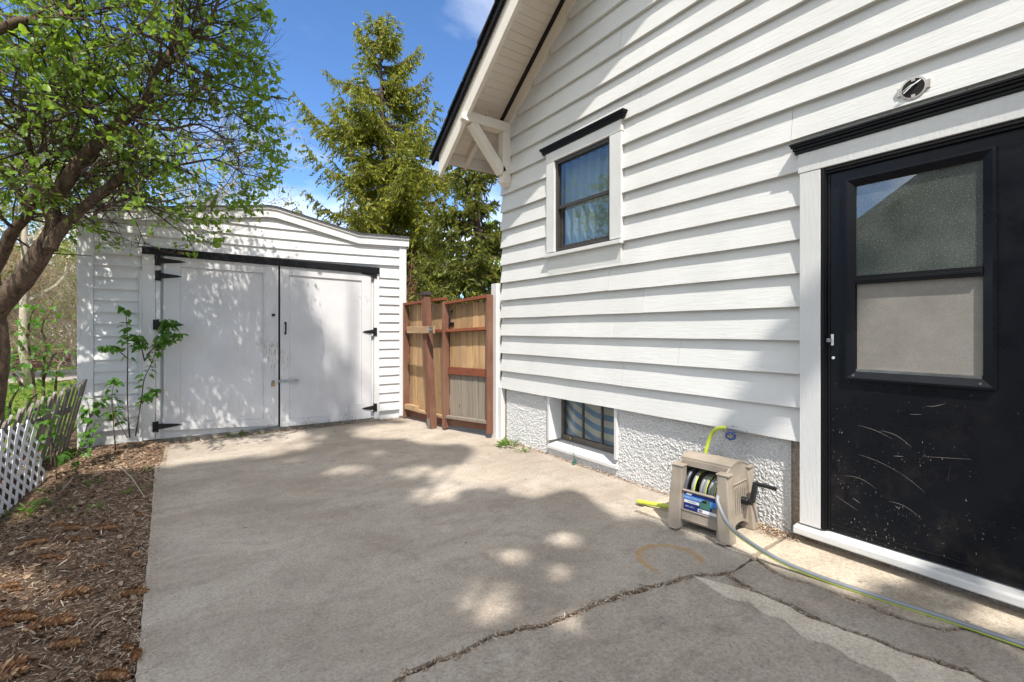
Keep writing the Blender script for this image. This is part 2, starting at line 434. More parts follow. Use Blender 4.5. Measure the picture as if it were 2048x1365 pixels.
def conc_mat(name, tint=(1, 1, 1), stain=True):
    t = NT(name)
    def T(c): return tuple(a * b for a, b in zip(c, tint))
    big = t.noise(0.9, 5, 0.6)
    base = t.ramp(big, [(0.3, T((0.34, 0.285, 0.228))), (0.52, T((0.45, 0.39, 0.32))), (0.75, T((0.51, 0.45, 0.38)))])
    st = t.noise(1.5, 9, 0.75, t.mapping((0.9, 1.7, 1), rot=(0, 0, R(24))), 0.9)
    base = t.mix(t.ramp(st, [(0.38, 0.45), (0.54, 0.0)]), base, T((0.25, 0.20, 0.155)))
    mid = t.noise(5.5, 8, 0.8)
    base = t.mix(t.ramp(mid, [(0.52, 0.0), (0.66, 0.5)]), base, T((0.21, 0.175, 0.145)))
    base = t.mix(t.ramp(t.noise(3.1, 9, 0.75), [(0.56, 0.0), (0.70, 0.55)]), base, T((0.56, 0.51, 0.44)))
    warm = t.noise(2.2, 6, 0.7, t.mapping((1, 1, 1), loc=(7, 3, 0)))
    base = t.mix(t.ramp(warm, [(0.55, 0.0), (0.75, 0.4)]), base, T((0.44, 0.33, 0.22)))
    fine = t.noise(24, 8, 0.85)
    base = t.mix(t.ramp(fine, [(0.36, 0.55), (0.47, 0.0)]), base, T((0.22, 0.19, 0.16)))
    base = t.mix(t.ramp(fine, [(0.56, 0.0), (0.66, 0.4)]), base, T((0.58, 0.54, 0.47)))
    gr = t.noise(75, 6, 0.85)
    base = t.mix(t.ramp(gr, [(0.34, 0.75), (0.50, 0.0)]), base, T((0.15, 0.13, 0.11)))
    base = t.mix(t.ramp(gr, [(0.55, 0.0), (0.68, 0.6)]), base, T((0.62, 0.57, 0.50)))
    pit = t.n.new("ShaderNodeTexVoronoi"); pit.inputs['Scale'].default_value = 38; t.l.new(t.pos, pit.inputs['Vector'])
    pk = t.math('MULTIPLY', t.ramp(pit.outputs['Distance'], [(0.10, 1), (0.17, 0)]), t.ramp(t.noise(8, 3), [(0.5, 0), (0.58, 1)]))
    base = t.mix(t.math('MULTIPLY', pk, 0.6), base, T((0.10, 0.085, 0.07)))
    vo = t.n.new("ShaderNodeTexVoronoi"); vo.inputs['Scale'].default_value = 7.5
    t.l.new(t.pos, vo.inputs['Vector'])
    sp = t.math('MULTIPLY', t.ramp(vo.outputs['Distance'], [(0.05, 1), (0.10, 0)]), t.ramp(t.noise(3, 2), [(0.5, 0), (0.56, 1)]))
    base = t.mix(t.math('MULTIPLY', sp, 0.75), base, T((0.09, 0.08, 0.075)))
    if stain:
        c = onZ(1340, 1118)
        v = t.mapping((1, 1, 0), loc=(-c.x, -c.y, 0))
        ln = t.n.new("ShaderNodeVectorMath"); ln.operation = 'LENGTH'; t.l.new(v, ln.inputs[0])
        rr = t.math('ADD', ln.outputs['Value'], t.math('MULTIPLY', t.math('SUBTRACT', t.noise(14, 4), 0.5), 0.035))
        ring = t.ramp(t.math('ABSOLUTE', t.math('SUBTRACT', rr, 0.165)), [(0.008, 1), (0.026, 0)])
        # open towards the camera side, blotchy
        dp = t.n.new("ShaderNodeVectorMath"); dp.operation = 'DOT_PRODUCT'; t.l.new(v, dp.inputs[0]); dp.inputs[1].default_value = (0.3, 0.95, 0)
        ring = t.math('MULTIPLY', ring, t.ramp(t.math('ADD', dp.outputs['Value'], 0.5), [(0.38, 0), (0.45, 1)]))
        ring = t.math('MULTIPLY', ring, t.ramp(t.noise(22, 4), [(0.3, 0.35), (0.6, 0.85)]))
        base = t.mix(ring, base, (0.46, 0.27, 0.09))
    t.color(base)
    h = t.math('ADD', t.math('MULTIPLY', gr, 0.6), t.math('MULTIPLY', t.noise(14, 6, 0.7), 1.0))
    t.bump(h, 0.8, 0.008)
    return t.set(0.85, 0, 0.3)
M['concrete'] = conc_mat('concrete')
M['concretelight'] = conc_mat('light_concrete', (1.22, 1.2, 1.13), False)
M['mortar'] = conc_mat('mortar_smear', (1.6, 1.62, 1.6), False)
def stucco_mat():
    t = NT('pebble_dash')
    t.color(t.ramp(t.noise(70, 4, 0.7), [(0.35, (0.52, 0.51, 0.49)), (0.6, (0.74, 0.735, 0.72))]))
    t.bump(t.noise(160, 5, 0.7), 0.9, 0.01)
    return t.set(0.8)
M['stucco'] = stucco_mat()
M['bareconc'] = simple('bare_foundation', (0.36, 0.30, 0.24), 0.9, var=0.3, scale=60, bump=0.5)
def lawn_mat():
    t = NT('lawn')
    t.color(t.ramp(t.noise(3, 8, 0.7), [(0.35, (0.15, 0.13, 0.05)), (0.55, (0.14, 0.20, 0.04)), (0.7, (0.22, 0.28, 0.06))]))
    t.bump(t.noise(40, 6), 1, 0.03)
    return t.set(0.95, 0, 0.1)
M['lawn'] = lawn_mat()
M['path'] = simple('gravel_path', (0.42, 0.36, 0.31), 0.95, var=0.15, scale=30, bump=0.6)
def glass_mat(name, refl=0.35, tint=(0.84, 0.88, 0.86), dust=0.0, rough=0.0):
    t = NT(name)
    tr = t.n.new("ShaderNodeBsdfTransparent"); tr.inputs[0].default_value = (*tint, 1)
    gl = t.n.new("ShaderNodeBsdfGlossy"); gl.inputs['Roughness'].default_value = rough
    fr = t.n.new("ShaderNodeLayerWeight"); fr.inputs['Blend'].default_value = 0.5
    f = t.math('ADD', t.math('MULTIPLY', t.math('POWER', fr.outputs['Facing'], 4.0), 0.6), refl)
    ms = t.n.new("ShaderNodeMixShader"); t.l.new(f, ms.inputs[0]); t.l.new(tr.outputs[0], ms.inputs[1]); t.l.new(gl.outputs[0], ms.inputs[2])
    o = ms.outputs[0]
    if dust:
        df = t.n.new("ShaderNodeBsdfDiffuse"); df.inputs[0].default_value = (0.34, 0.37, 0.33, 1)
        d = t.math('ADD', t.math('MULTIPLY', t.ramp(t.noise(260, 2, 0.5), [(0.62, 0), (0.70, 1)]), 0.55), t.math('MULTIPLY', t.noise(5, 4), dust))
        m2 = t.n.new("ShaderNodeMixShader"); t.l.new(d, m2.inputs[0]); t.l.new(o, m2.inputs[1]); t.l.new(df.outputs[0], m2.inputs[2]); o = m2.outputs[0]
    t.l.new(o, t.out.inputs[0]); t.n.remove(t.b)
    return t.m
M['glass'] = glass_mat('window_glass', 0.12)
M['doorglass'] = glass_mat('dusty_door_glass', 0.22, (0.5, 0.55, 0.52), 0.35)
M['baseglass'] = glass_mat('basement_glass', 0.03, (0.85, 0.88, 0.88))
def door_mat():
    t = NT('worn_black_door')
    low = t.ramp(t.n.new("ShaderNodeSeparateXYZ").outputs[2], [(0, 0), (1, 0)])
    sx = [n for n in t.n if n.type == 'SEPXYZ'][0]; t.l.new(t.pos, sx.inputs[0])
    lowm = t.ramp(sx.outputs[2], [(0.15, 1.0), (1.05, 0.12)])
    dirt = t.math('MULTIPLY', t.ramp(t.noise(3.2, 8, 0.8), [(0.5, 0), (0.72, 1)]), lowm)
    b = t.mix(t.math('MULTIPLY', dirt, 0.45), (0.006, 0.007, 0.010), (0.07, 0.055, 0.04))
    chips = t.math('MULTIPLY', t.math('MULTIPLY', t.ramp(t.noise(70, 3, 0.8), [(0.66, 0), (0.70, 1)]), t.ramp(t.noise(5, 3), [(0.5, 0), (0.6, 1)])), lowm)
    b = t.mix(chips, b, (0.35, 0.31, 0.26))
    t.color(b)
    t.l.new(t.ramp(t.noise(6, 6), [(0.3, 0.20), (0.7, 0.42)]), t.b.inputs['Roughness'])
    t.bump(t.noise(30, 5), 0.08, 0.004)
    t.b.inputs['Specular IOR Level'].default_value = 0.22
    return t.m
M['door'] = door_mat()
def screen_mat():
    t = NT('dusty_grey_screen')
    b = t.ramp(t.noise(4, 8, 0.75), [(0.35, (0.235, 0.215, 0.185)), (0.6, (0.30, 0.275, 0.24))])
    b = t.mix(t.ramp(t.noise(8, 5, 0.8, t.mapping((1, 1, 4))), [(0.55, 0), (0.75, 0.5)]), b, (0.15, 0.15, 0.155))
    b = t.mix(t.ramp(t.noise(300, 2), [(0.45, 0.4), (0.6, 0)]), b, (0.16, 0.15, 0.13))
    t.color(b); return t.set(0.8)
M['screen'] = screen_mat()
def curtain_mat(name, stripes):
    t = NT(name)
    if stripes:
        sx = t.n.new("ShaderNodeSeparateXYZ"); t.l.new(t.pos, sx.inputs[0])
        # sagging bands that follow the drape
        y = t.math('SUBTRACT', sx.outputs[1], 3.15)
        sag = t.math('MULTIPLY', t.math('MULTIPLY', y, y), 0.55)
        zz = t.math('SUBTRACT', sx.outputs[2], sag)
        fr = t.math('FRACT', t.math('MULTIPLY', zz, 8.6))
        t.color(t.mix(t.ramp(fr, [(0.48, 0), (0.50, 1), (0.96, 1), (0.98, 0)]), (0.66, 0.60, 0.52), (0.20, 0.31, 0.46)))
    else:
        t.color((0.46, 0.49, 0.44))
    return t.set(0.9)
M['curtainblue'] = curtain_mat('striped_cloth', True)
M['curtain'] = curtain_mat('sheer_curtain', False)
M['nwall'] = simple('neighbour_wall', (0.14, 0.16, 0.14), 0.9)
M['nroof'] = simple('neighbour_roof', (0.13, 0.13, 0.125), 0.9)
M['brick'] = simple('far_brick', (0.30, 0.13, 0.10), 0.9, var=0.2)
M['drywood'] = simple('dead_leaf_brown', (0.30, 0.15, 0.07), 0.8, var=0.3)
def cone_mat():
    t = NT('spruce_cone')
    t.color(t.ramp(t.isl, [(0, (0.08, 0.03, 0.012)), (0.35, (0.26, 0.12, 0.05)), (0.7, (0.44, 0.24, 0.11)), (1, (0.66, 0.45, 0.26))]))
    return t.set(0.55)
M['cone'] = cone_mat()

def ntri(o): pass
#=SPLIT=
# ------------------------------------------------------------------ ground
mb = MB(); mb.box(-90, 90, -60, 120, -0.6, -0.06); mb.build('ground', M['soil'], kind='structure')
mb = MB(); mb.box(-60, -1.15, 3.9, 60, -0.055, -0.03); mb.build('lawn', M['lawn'], kind='structure')
mb = MB(); mb.box(-60, -1.2, 16.5, 21.0, -0.029, -0.018); mb.build('path', M['path'], kind='structure')

W = 3.03        # visible plane of the house wall
S = 6.556       # shed front
def z6(x, y): return (1448 + x / 3.413, 965 + y / 3.413)
def z7(x, y): return (700 + x / 2.56, 965 + y / 2.56)
def g2(p): q = onZ(*p); return (q.x, q.y)
crackB = [g2(z6(*p)) for p in [(215, 520), (300, 590), (430, 660), (560, 690), (700, 740), (830, 785), (1000, 850), (1180, 920), (1330, 970), (1480, 1010), (1600, 1000), (1750, 1015), (1900, 1060), (2048, 1120)]]
crackB += [(2.50, -0.3), (2.47, -2.5)]
crackC = [g2(z6(*p)) for p in [(60, 650), (200, 740), (330, 790), (470, 850), (600, 920), (740, 970), (830, 1010), (950, 1040), (1080, 1090), (1200, 1150), (1320, 1185), (1650, 1290), (1800, 1365)]]
crackC += [(2.12, -0.2), (2.05, -2.5)]
J = g2(z6(215, 520))
K = g2(z6(30, 630))
crackA = [K] + [g2(z7(*p)) for p in [(1960, 462), (1880, 470), (1800, 470), (1730, 485), (1640, 510), (1540, 530), (1490, 550), (1420, 565), (1340, 595), (1230, 630), (1160, 665), (1080, 695), (990, 730), (900, 745), (800, 770), (700, 795), (620, 845), (550, 880), (450, 910), (380, 945), (300, 975), (230, 1024)]] + [(0.3, 1.49), (0.05, 1.42), (-0.128, 1.37)]
def fill(path, step=0.03, jit=0.004, rs=rnd):
    out = []
    for a, b in zip(path[:-1], path[1:]):
        a = Vector(a); b = Vector(b); n = max(1, int((b - a).length / step))
        for i in range(n):
            p = a.lerp(b, i / n)
            out.append((p.x + rs.uniform(-jit, jit), p.y + rs.uniform(-jit, jit)))
    out.append(tuple(path[-1]))
    return out
def offset(path, d, jit=0.003):
    out = []
    for i, p in enumerate(path):
        a = Vector(path[max(i - 1, 0)]); b = Vector(path[min(i + 1, len(path) - 1)])
        t = (b - a); t = t.normalized() if t.length > 0 else Vector((1, 0))
        nn = Vector((-t.y, t.x))
        k = d * (0.55 + 1.1 * abs(noise.noise(Vector((p[0] * 6, p[1] * 6, 3.1))))) + rnd.uniform(-jit, jit)
        out.append((p[0] + nn.x * k, p[1] + nn.y * k))
    return out
fA = fill(crackA); fB = fill(crackB); fC = fill(crackC)
LE = -0.18
drive = empty('driveway', (1.2, 2.5, -0.05), kind='structure')
mb = MB(); mb.box(-0.14, 3.3, -2.6, 6.9, -0.05, -0.014); mb.build('crack_soil', M['soil'], drive)
left_edge = fill([(-0.135, 1.42), (-0.135, 2.2), (-0.145, 2.86), (-0.165, 4.0), (-0.20, 5.4), (-0.225, 6.40)], 0.035, 0.0025)
top_edge = fill([(-0.225, 6.43), (0.3, 6.50), (0.9, 6.51), (2.0, 6.53), (2.75, 6.6), (3.0, 6.5), (3.25, 5.0), (3.16, 2.32)], 0.06, 0.004)
# main slab: left edge up, along shed, down the wall, round the pads, back along crack A
pad_edge = fill([(3.16, 2.32), (2.575, 2.26), (2.60, 1.9), (2.61, 1.60), (J[0] - 0.012, J[1] + 0.02)], 0.05, 0.002)
main = left_edge + top_edge + pad_edge + offset(fill([(J[0] - 0.012, J[1] + 0.012), K]), -0.004)[1:-1] + offset(fA, -0.015)
MBm = MB(); MBm.poly(main, -0.05, 0.0); MBm.build('slab', M['concrete'], drive, label='large slab reaching from the crack to the shed', fix=True)
front = [(-0.13, -2.5)] + [(-0.13, 1.33)] + list(reversed(offset(fA, 0.015))) + offset(fC, -0.011) 
MBm = MB(); MBm.poly(front, -0.05, -0.004); MBm.build('slab', M['concrete'], drive, label='front slab nearest the viewer')
strip = offset(fill([K, J]), -0.010) + offset(fB, -0.018) + list(reversed(offset(fC, 0.016)))
MBm = MB(); MBm.poly(strip, -0.05, 0.002); MBm.build('slab', M['concrete'], drive, label='narrow cracked strip')
apron = offset(fB, 0.012) + [(3.12, -2.5), (3.12, J[1] + 0.03)] 
MBm = MB(); MBm.poly(apron, -0.05, 0.009); MBm.build('slab', M['concretelight'], drive, label='pale pad in front of the door')
pad = [(J[0] + 0.002, J[1] + 0.022), (3.14, J[1] + 0.045), (3.14, 2.31), (2.585, 2.25)] + list(reversed(fill([(J[0] + 0.002, J[1] + 0.03), (2.615, 1.60), (2.605, 1.9), (2.585, 2.25)], 0.05, 0.003)))[1:-1]
MBm = MB(); MBm.poly(pad, -0.05, 0.012); MBm.build('slab', M['concretelight'], drive, label='pale pad under the hose reel')
# thin mortar smear along crack C
edge = [g2(z6(*p)) for p in [(-60, 740), (0, 775), (60, 800), (180, 820), (240, 880), (400, 930), (480, 1000), (560, 1065), (720, 1110), (850, 1190), (1000, 1260), (1150, 1330), (1190, 1365)]] + [(1.93, -0.1), (1.9, -2.5)]
sm = [g2(z7(1760, 480))] + offset(fC, -0.016)[4:] + list(reversed(fill(edge, 0.03, 0.006)))
MBm = MB(); MBm.poly(sm, -0.004, 0.0015); MBm.build('mortar_smear', M['mortar'], drive)

# bed of needles and soil left of the drive
def bedz(x, y):
    e = min(1, max(0, (-0.14 - x) / 0.35))
    h = noise.noise(Vector((x * 1.6, y * 1.6, 0))) * 0.035 + noise.noise(Vector((x * 7, y * 7, 5))) * 0.012
    back = min(1, max(0, (y - 5.2) / 1.3))
    return -0.018 + e * (0.035 + h) + back * 0.045 * (1 if x < 0 else max(0, 1 - x / 0.7)) - 0.0 
nx, ny = 60, 150
mb = MB(); vs = []
for j in range(ny + 1):
    y = 0.4 + (6.62 - 0.4) * j / ny
    for i in range(nx + 1):
        x = -2.6 + (2.6 - 0.15) * i / nx
        vs.append((x, y, bedz(x, y)))
fs = [(j * (nx + 1) + i, j * (nx + 1) + i + 1, (j + 1) * (nx + 1) + i + 1, (j + 1) * (nx + 1) + i) for j in range(ny) for i in range(nx)]
mb.add(vs, fs); bed = mb.build('mulch_bed', M['soil'], smooth=True, kind='structure', fix=False)
sl = [(-0.5, 0, 0), (0.5, 0, 0.0), (0.3, 0.0, 0.0)]
SLV = [(-0.12, -1, 0), (0.12, -1, 0.04), (0.16, 0.2, 0.12), (0.02, 1, 0.0), (-0.14, 0.1, 0.02)]
SLF = [(0, 1, 2, 4), (4, 2, 3)]
n = 95000
y = 0.9 + (6.5 - 0.9) * nrs.power(0.75, n); x = -0.12 - nrs.power(0.8, n) * 1.9
z = np.array([bedz(a, b) for a, b in zip(x, y)]) + nrs.uniform(0.0, 0.010, n)
P = np.stack([x, y, z], 1)
s = nrs.uniform(0.004, 0.0125, n); s[nrs.rand(n) < 0.04] *= 2.4
S3 = np.stack([s * nrs.uniform(0.25, 1.0, n), s * 1.15, s], 1)
scatter('needle_litter', SLV, SLF, P, flatmats(n, 0.3), S3, M['litter'], label='brown needles, bark bits and dead leaves covering the bed', cat='litter', kind='stuff')
pts = []
for _ in range(2600):
    yy = rnd.uniform(1.0, 6.4); pts.append((-0.17 + abs(rnd.gauss(0, 0.05)), yy, 0.003))
for _ in range(500):
    pts.append((rnd.uniform(-0.1, 2.9), rnd.uniform(0.6, 6.4), 0.003))
n2 = len(pts); s2 = nrs.uniform(0.003, 0.009, n2)
scatter('stray_needles', SLV, SLF, np.array(pts), flatmats(n2, 0.12), np.stack([s2 * 0.8, s2, s2 * 0.5], 1), M['litter'], label='stray needles and crumbs blown onto the concrete', cat='litter', kind='stuff')
nd_ = 3600
x = -0.16 - nrs.power(0.9, nd_) * 1.5; y = 0.9 + 5.5 * nrs.rand(nd_); z = np.array([bedz(a, b) for a, b in zip(x, y)]) + 0.006
scatter('dead_leaves', [(-0.3, -0.5, 0.12), (0.35, -0.45, 0.0), (0.45, 0.2, 0.18), (0.05, 0.6, 0.05), (-0.4, 0.25, 0.2), (0, 0, -0.03)], [(0, 1, 5), (1, 2, 5), (2, 3, 5), (3, 4, 5), (4, 0, 5)], np.stack([x, y, z], 1), flatmats(nd_, 0.55), nrs.uniform(0.010, 0.030, nd_), M['deadleaf'], label='curled dead leaves scattered over the bed', cat='litter', kind='stuff')
# debris lying in the cracks, under the wall and along the shed door
pts = []
for path, w, k in ((fA, 0.011, 60), (fB, 0.013, 60), (fC, 0.012, 60)):
    for p in path:
        if p[1] < 0.1: continue
        for _ in range(k):
            pts.append((p[0] + rnd.gauss(0, w), p[1] + rnd.gauss(0, w), rnd.uniform(-0.013, 0.003)))
n = len(pts); s = nrs.uniform(0.005, 0.013, n)
scatter('crack_debris', SLV, SLF, np.array(pts), flatmats(n, 0.3), np.stack([s * 0.8, s, s], 1), M['litter'], label='dry needles packed in the cracks of the concrete', cat='litter', kind='stuff')
pts = []
for _ in range(1500):
    yy = rnd.uniform(1.3, 4.6); pts.append((3.05 - abs(rnd.gauss(0, 0.02)), yy, rnd.uniform(0.002, 0.016) + (0.012 if yy < 2.3 else 0)))
for _ in range(900):
    pts.append((3.03 - abs(rnd.gauss(0, 0.05)), 1.52 + rnd.gauss(0, 0.06), 0.014 + rnd.uniform(0, 0.012)))
for _ in range(2600):
    xx = rnd.uniform(-0.9, 2.7); pts.append((xx, 6.52 - abs(rnd.gauss(0, 0.04 if xx > 0.3 else 0.12)), 0.003 + rnd.uniform(0, 0.02)))
n = len(pts); s = nrs.uniform(0.006, 0.016, n)
scatter('wall_debris', SLV, SLF, np.array(pts), flatmats(n, 0.4), np.stack([s, s, s], 1), M['litter'], label='dry needles and bits gathered along the foot of the walls', cat='litter', kind='stuff')

# ------------------------------------------------------------------ house
house = empty('house', (3.2, 0, 0), 'white clapboard house gable wall with black trimmed window and door', 'house')
PITCH = 0.715
def soff(y): return 3.64 + PITCH * (4.62 - y)
def wallboard(y0, y1, zb, h=0.2, topcut=None):
    n = max(1, int(abs(y1 - y0) / 0.22)); vs = []; sd = rnd.random() * 50
    for i in range(n + 1):
        y = y0 + (y1 - y0) * i / n
        wv = noise.noise(Vector((y * 1.3, zb * 3, sd))) * 0.003; wz = noise.noise(Vector((y * 1.9, zb, sd + 9))) * 0.004 + noise.noise(Vector((y * 14, zb, sd + 9))) * 0.0012
        zt = zb + h + 0.015
        vs += [(W - 0.018 + wv, y, zb + wz), (W + 0.016, y, zt), (W + 0.034, y, zt), (W + 0.034, y, zb + wz)]
    fs = []
    for i in range(n):
        a = i * 4; b = a + 4
        fs += [(a, b, b + 1, a + 1), (a + 1, b + 1, b + 2, a + 2), (a + 3, a, b, b + 3)]
    fs += [(0, 1, 2, 3), (n * 4 + 3, n * 4 + 2, n * 4 + 1, n * 4)]
    mb = MB(); mb.add(vs, fs); return mb.build('siding_board', M['siding'], house, fix=False)
YE = 4.62
k = 0
for r in range(26):
    zb = 0.59 + 0.2 * r
    # where the frieze board cuts the course
    ytop = YE if zb < 3.36 else YE - (zb + 0.02 - 3.36) / PITCH
    segs = [(-1.6, ytop)]
    if 1.98 < zb < 2.98: segs = [(-1.6, 2.80), (3.745, ytop)]
    if zb < 2.15:
        segs = [(max(a, 1.36), b) for a, b in segs if b > 1.36] + [(-1.6, 0.27)]
    for a, b in segs:
        if b - a < 0.05: continue
        cut = None
        if b - a > 2.2:
            cut = rnd.uniform(a + 0.6, b - 0.6)
            if r in (6,): cut = 2.78
            if 2.98 < zb < 3.3: cut = 2.60
        if cut: wallboard(a, cut - 0.0012, zb); wallboard(cut + 0.0012, b, zb)
        else: wallboard(a, b, zb)
# sheathing behind, as pieces round the openings
mb = MB(); X0, X1 = W + 0.034, W + 0.10
def bx(m, y0, y1, z0, z1, x0=X0, x1=X1): m.box(x0, x1, y0, y1, z0, z1)
bx(mb, 3.65, YE - 0.002, 0.62, 3.6); bx(mb, 2.90, 3.65, 0.62, 2.01); bx(mb, 2.90, 3.65, 2.90, 3.6); bx(mb, 1.25, 2.90, 0.62, 3.6)
bx(mb, -5.4, 1.25, 2.19, 3.6); bx(mb, -5.4, 0.36, -0.1, 2.19)
mb.add([(X0, YE - 0.002, 3.6), (X0, -5.4, 3.6), (X0, -0.39, 7.18), (X1, YE - 0.002, 3.6), (X1, -5.4, 3.6), (X1, -0.39, 7.18)], [(0, 1, 2), (5, 4, 3), (0, 3, 4, 1), (1, 4, 5, 2), (2, 5, 3, 0)])
mb.build('wall', M['bareconc'], house)
mb = MB(); mb.box(W + 0.11, 11, 4.5, YE - 0.004, -0.1, 3.5); mb.box(W + 0.11, 11, -5.4, -5.3, -0.1, 3.5); mb.box(11, 11.1, -5.4, YE, -0.1, 3.5)
mb.build('wall', M['siding'], house, label='side and rear walls')
mb = MB(); mb.box(W + 0.45, W + 0.5, -1, 4.4, -0.1, 3.4); mb.build('dark_backing', M['void'], house)  # near-black sheet behind the glass, its colour standing in for an unlit room
# frieze, black strip, soffit boards, barge board, roof
def slopeprism(m, x0, x1, y0, y1, f0, f1):
    """board in the roof slope: bottom f0(y), top f1(y)"""
    m.hexa([(x0, y0, f0(y0)), (x1, y0, f0(y0)), (x1, y1, f0(y1)), (x0, y1, f0(y1)), (x0, y0, f1(y0)), (x1, y0, f1(y0)), (x1, y1, f1(y1)), (x0, y1, f1(y1))])
mb = MB(); slopeprism(mb, W - 0.026, W + 0.03, -0.39, YE - 0.01, lambda y: soff(y) - 0.235, lambda y: soff(y) - 0.06); mb.build('frieze_board', M['cream'], house)
mb = MB(); slopeprism(mb, W - 0.038, W + 0.03, -0.39, YE - 0.02, lambda y: soff(y) - 0.075, lambda y: soff(y) - 0.004); mb.build('black_moulding', M['black'], house)
y = 5.16
while y > -0.2:
    y2 = y - 0.068
    mb = MB(); slopeprism(mb, 2.50, (W + 0.03 if y < YE else 6.0), y2 + 0.003, y, lambda q: soff(q) + rnd.uniform(0, 0.001), lambda q: soff(q) + 0.018)
    mb.build('soffit_board', M['cream'], house, fix=False); y = y2
mb = MB()
f0 = lambda y: 3.03 + PITCH * (5.09 - y)
slopeprism(mb, 2.465, 2.505, -0.39, 5.09, f0, lambda y: soff(y) + 0.018); mb.build('barge_board', M['cream'], house, bev=0.003)
mb = MB(); slopeprism(mb, 2.455, 11.3, -0.39, 5.17, lambda y: soff(y) + 0.019, lambda y: soff(y) + 0.045); 
mb.hexa([(2.455, -6.0, soff(5.2)), (11.3, -6.0, soff(5.2)), (11.3, -0.39, soff(-0.39) + 0.02), (2.455, -0.39, soff(-0.39) + 0.02), (2.455, -6.0, soff(5.2) + 0.06), (11.3, -6.0, soff(5.2) + 0.06), (11.3, -0.39, soff(-0.39) + 0.08), (2.455, -0.39, soff(-0.39) + 0.08)])
roof = mb.build('roof', M['black'], house)
# shingle courses: each row thick enough to show on the rake
y = 5.22; i = 0
while y > -0.35:
    mb = MB(); xo = 2.405 + rnd.uniform(-0.010, 0.010)
    y1 = y - 0.16
    mb.hexa([(xo, y, soff(y) + 0.046), (11.3, y, soff(y) + 0.046), (11.3, y1 - 0.16, soff(y1 - 0.16) + 0.046), (xo, y1 - 0.16, soff(y1 - 0.16) + 0.046),
             (xo, y, soff(y) + 0.083), (11.3, y, soff(y) + 0.083), (11.3, y1 - 0.16, soff(y1 - 0.16) + 0.062), (xo, y1 - 0.16, soff(y1 - 0.16) + 0.062)])
    mb.build('shingle_course', M['shingle'], roof, fix=False); y = y1; i += 1
mb = MB(); slopeprism(mb, 2.425, 2.455, -0.39, 5.20, lambda y: soff(y) - 0.035, lambda y: soff(y) + 0.046); mb.build('drip_edge', M['black'], roof)
mb = MB(); mb.box(2.505, 7, 5.05, 5.08, soff(5.06) - 0.13, soff(5.06) - 0.004); mb.build('eave_board', M['cream'], house)
mb = MB(); mb.beam((2.82, 5.13, soff(5.13) - 0.05), (2.82, 4.55, soff(4.55) - 0.05), 0.05, 0.09); mb.build('rafter_tail', M['cream'], house)
mb = MB(); mb.box(2.505, 7, 5.09, 5.10, soff(5.1) - 0.10, soff(5.1) - 0.02); mb.build('eave_board', M['bronze2'], house, label='dark strip at the eave')  # thin eave strip in a darker colour than the boards beside it
# bracket
brk = empty('bracket', (2.75, 4.48, 2.86), parent=house)
mb = MB(); mb.box(W - 0.102, W + 0.0, 4.43, 4.53, 2.89, 3.452)
mb.hexa([(W - 0.06, 4.45, 2.85), (W, 4.45, 2.85), (W, 4.51, 2.85), (W - 0.06, 4.51, 2.85), (W - 0.102, 4.43, 2.89), (W, 4.43, 2.89), (W, 4.53, 2.89), (W - 0.102, 4.53, 2.89)])
mb.build('post', M['cream'], brk, bev=0.003)
mb = MB(); mb.box(2.48, W, 4.425, 4.535, 3.452, 3.556)
mb.hexa([(2.43, 4.455, 3.48), (2.48, 4.425, 3.452), (2.48, 4.535, 3.452), (2.43, 4.505, 3.48), (2.43, 4.455, 3.53), (2.48, 4.425, 3.556), (2.48, 4.535, 3.556), (2.43, 4.505, 3.53)])
mb.build('beam', M['cream'], brk, bev=0.002)
mb = MB(); mb.beam((2.55, 4.48, 3.46), (W - 0.09, 4.48, 3.0), 0.088, 0.1, up=(0, 1, 0)); mb.build('brace', M['cream'], brk, bev=0.003)

# foundation: rough pebble dash as a displaced skin with a window hole
XF = 3.066
def dash(y0, y1, z0, z1, step=0.0075):
    nyy = max(2, int((y1 - y0) / step)); nzz = max(2, int((z1 - z0) / step)); vs = []
    for j in range(nzz + 1):
        zz = z0 + (z1 - z0) * j / nzz
        for i in range(nyy + 1):
            yy = y0 + (y1 - y0) * i / nyy
            p = Vector((yy * 62, zz * 62, 1.7)); h = abs(noise.noise(p)) * 0.013 + noise.noise(p * 2.1) * 0.0045
            ed = 1 if 0 < i < nyy else 0
            vs.append((XF - 0.006 - h * ed, yy, zz))
    fs = [(j * (nyy + 1) + i, (j + 1) * (nyy + 1) + i, (j + 1) * (nyy + 1) + i + 1, j * (nyy + 1) + i + 1) for j in range(nzz) for i in range(nyy)]
    return vs, fs
fnd = empty('foundation', (XF, 3, -0.05), parent=house)
mb = MB()
for q in ((3.785, 4.56, -0.04, 0.62), (2.885, 3.785, -0.04, 0.085), (1.45, 2.885, -0.04, 0.62)):
    v, f = dash(*q); mb.add(v, f)
mb.build('pebble_dash', M['stucco'], fnd, fix=False)
mb = MB(); bx(mb, 3.785, YE - 0.02, -0.1, 0.63, XF, 3.30); bx(mb, 2.885, 3.785, -0.1, 0.085, XF, 3.30); bx(mb, 1.37, 2.885, -0.1, 0.63, XF + 0.001, 3.3); bx(mb, -5, 1.37, -0.1, 0.05, XF - 0.02, 3.3)
mb.build('footing', M['bareconc'], fnd)
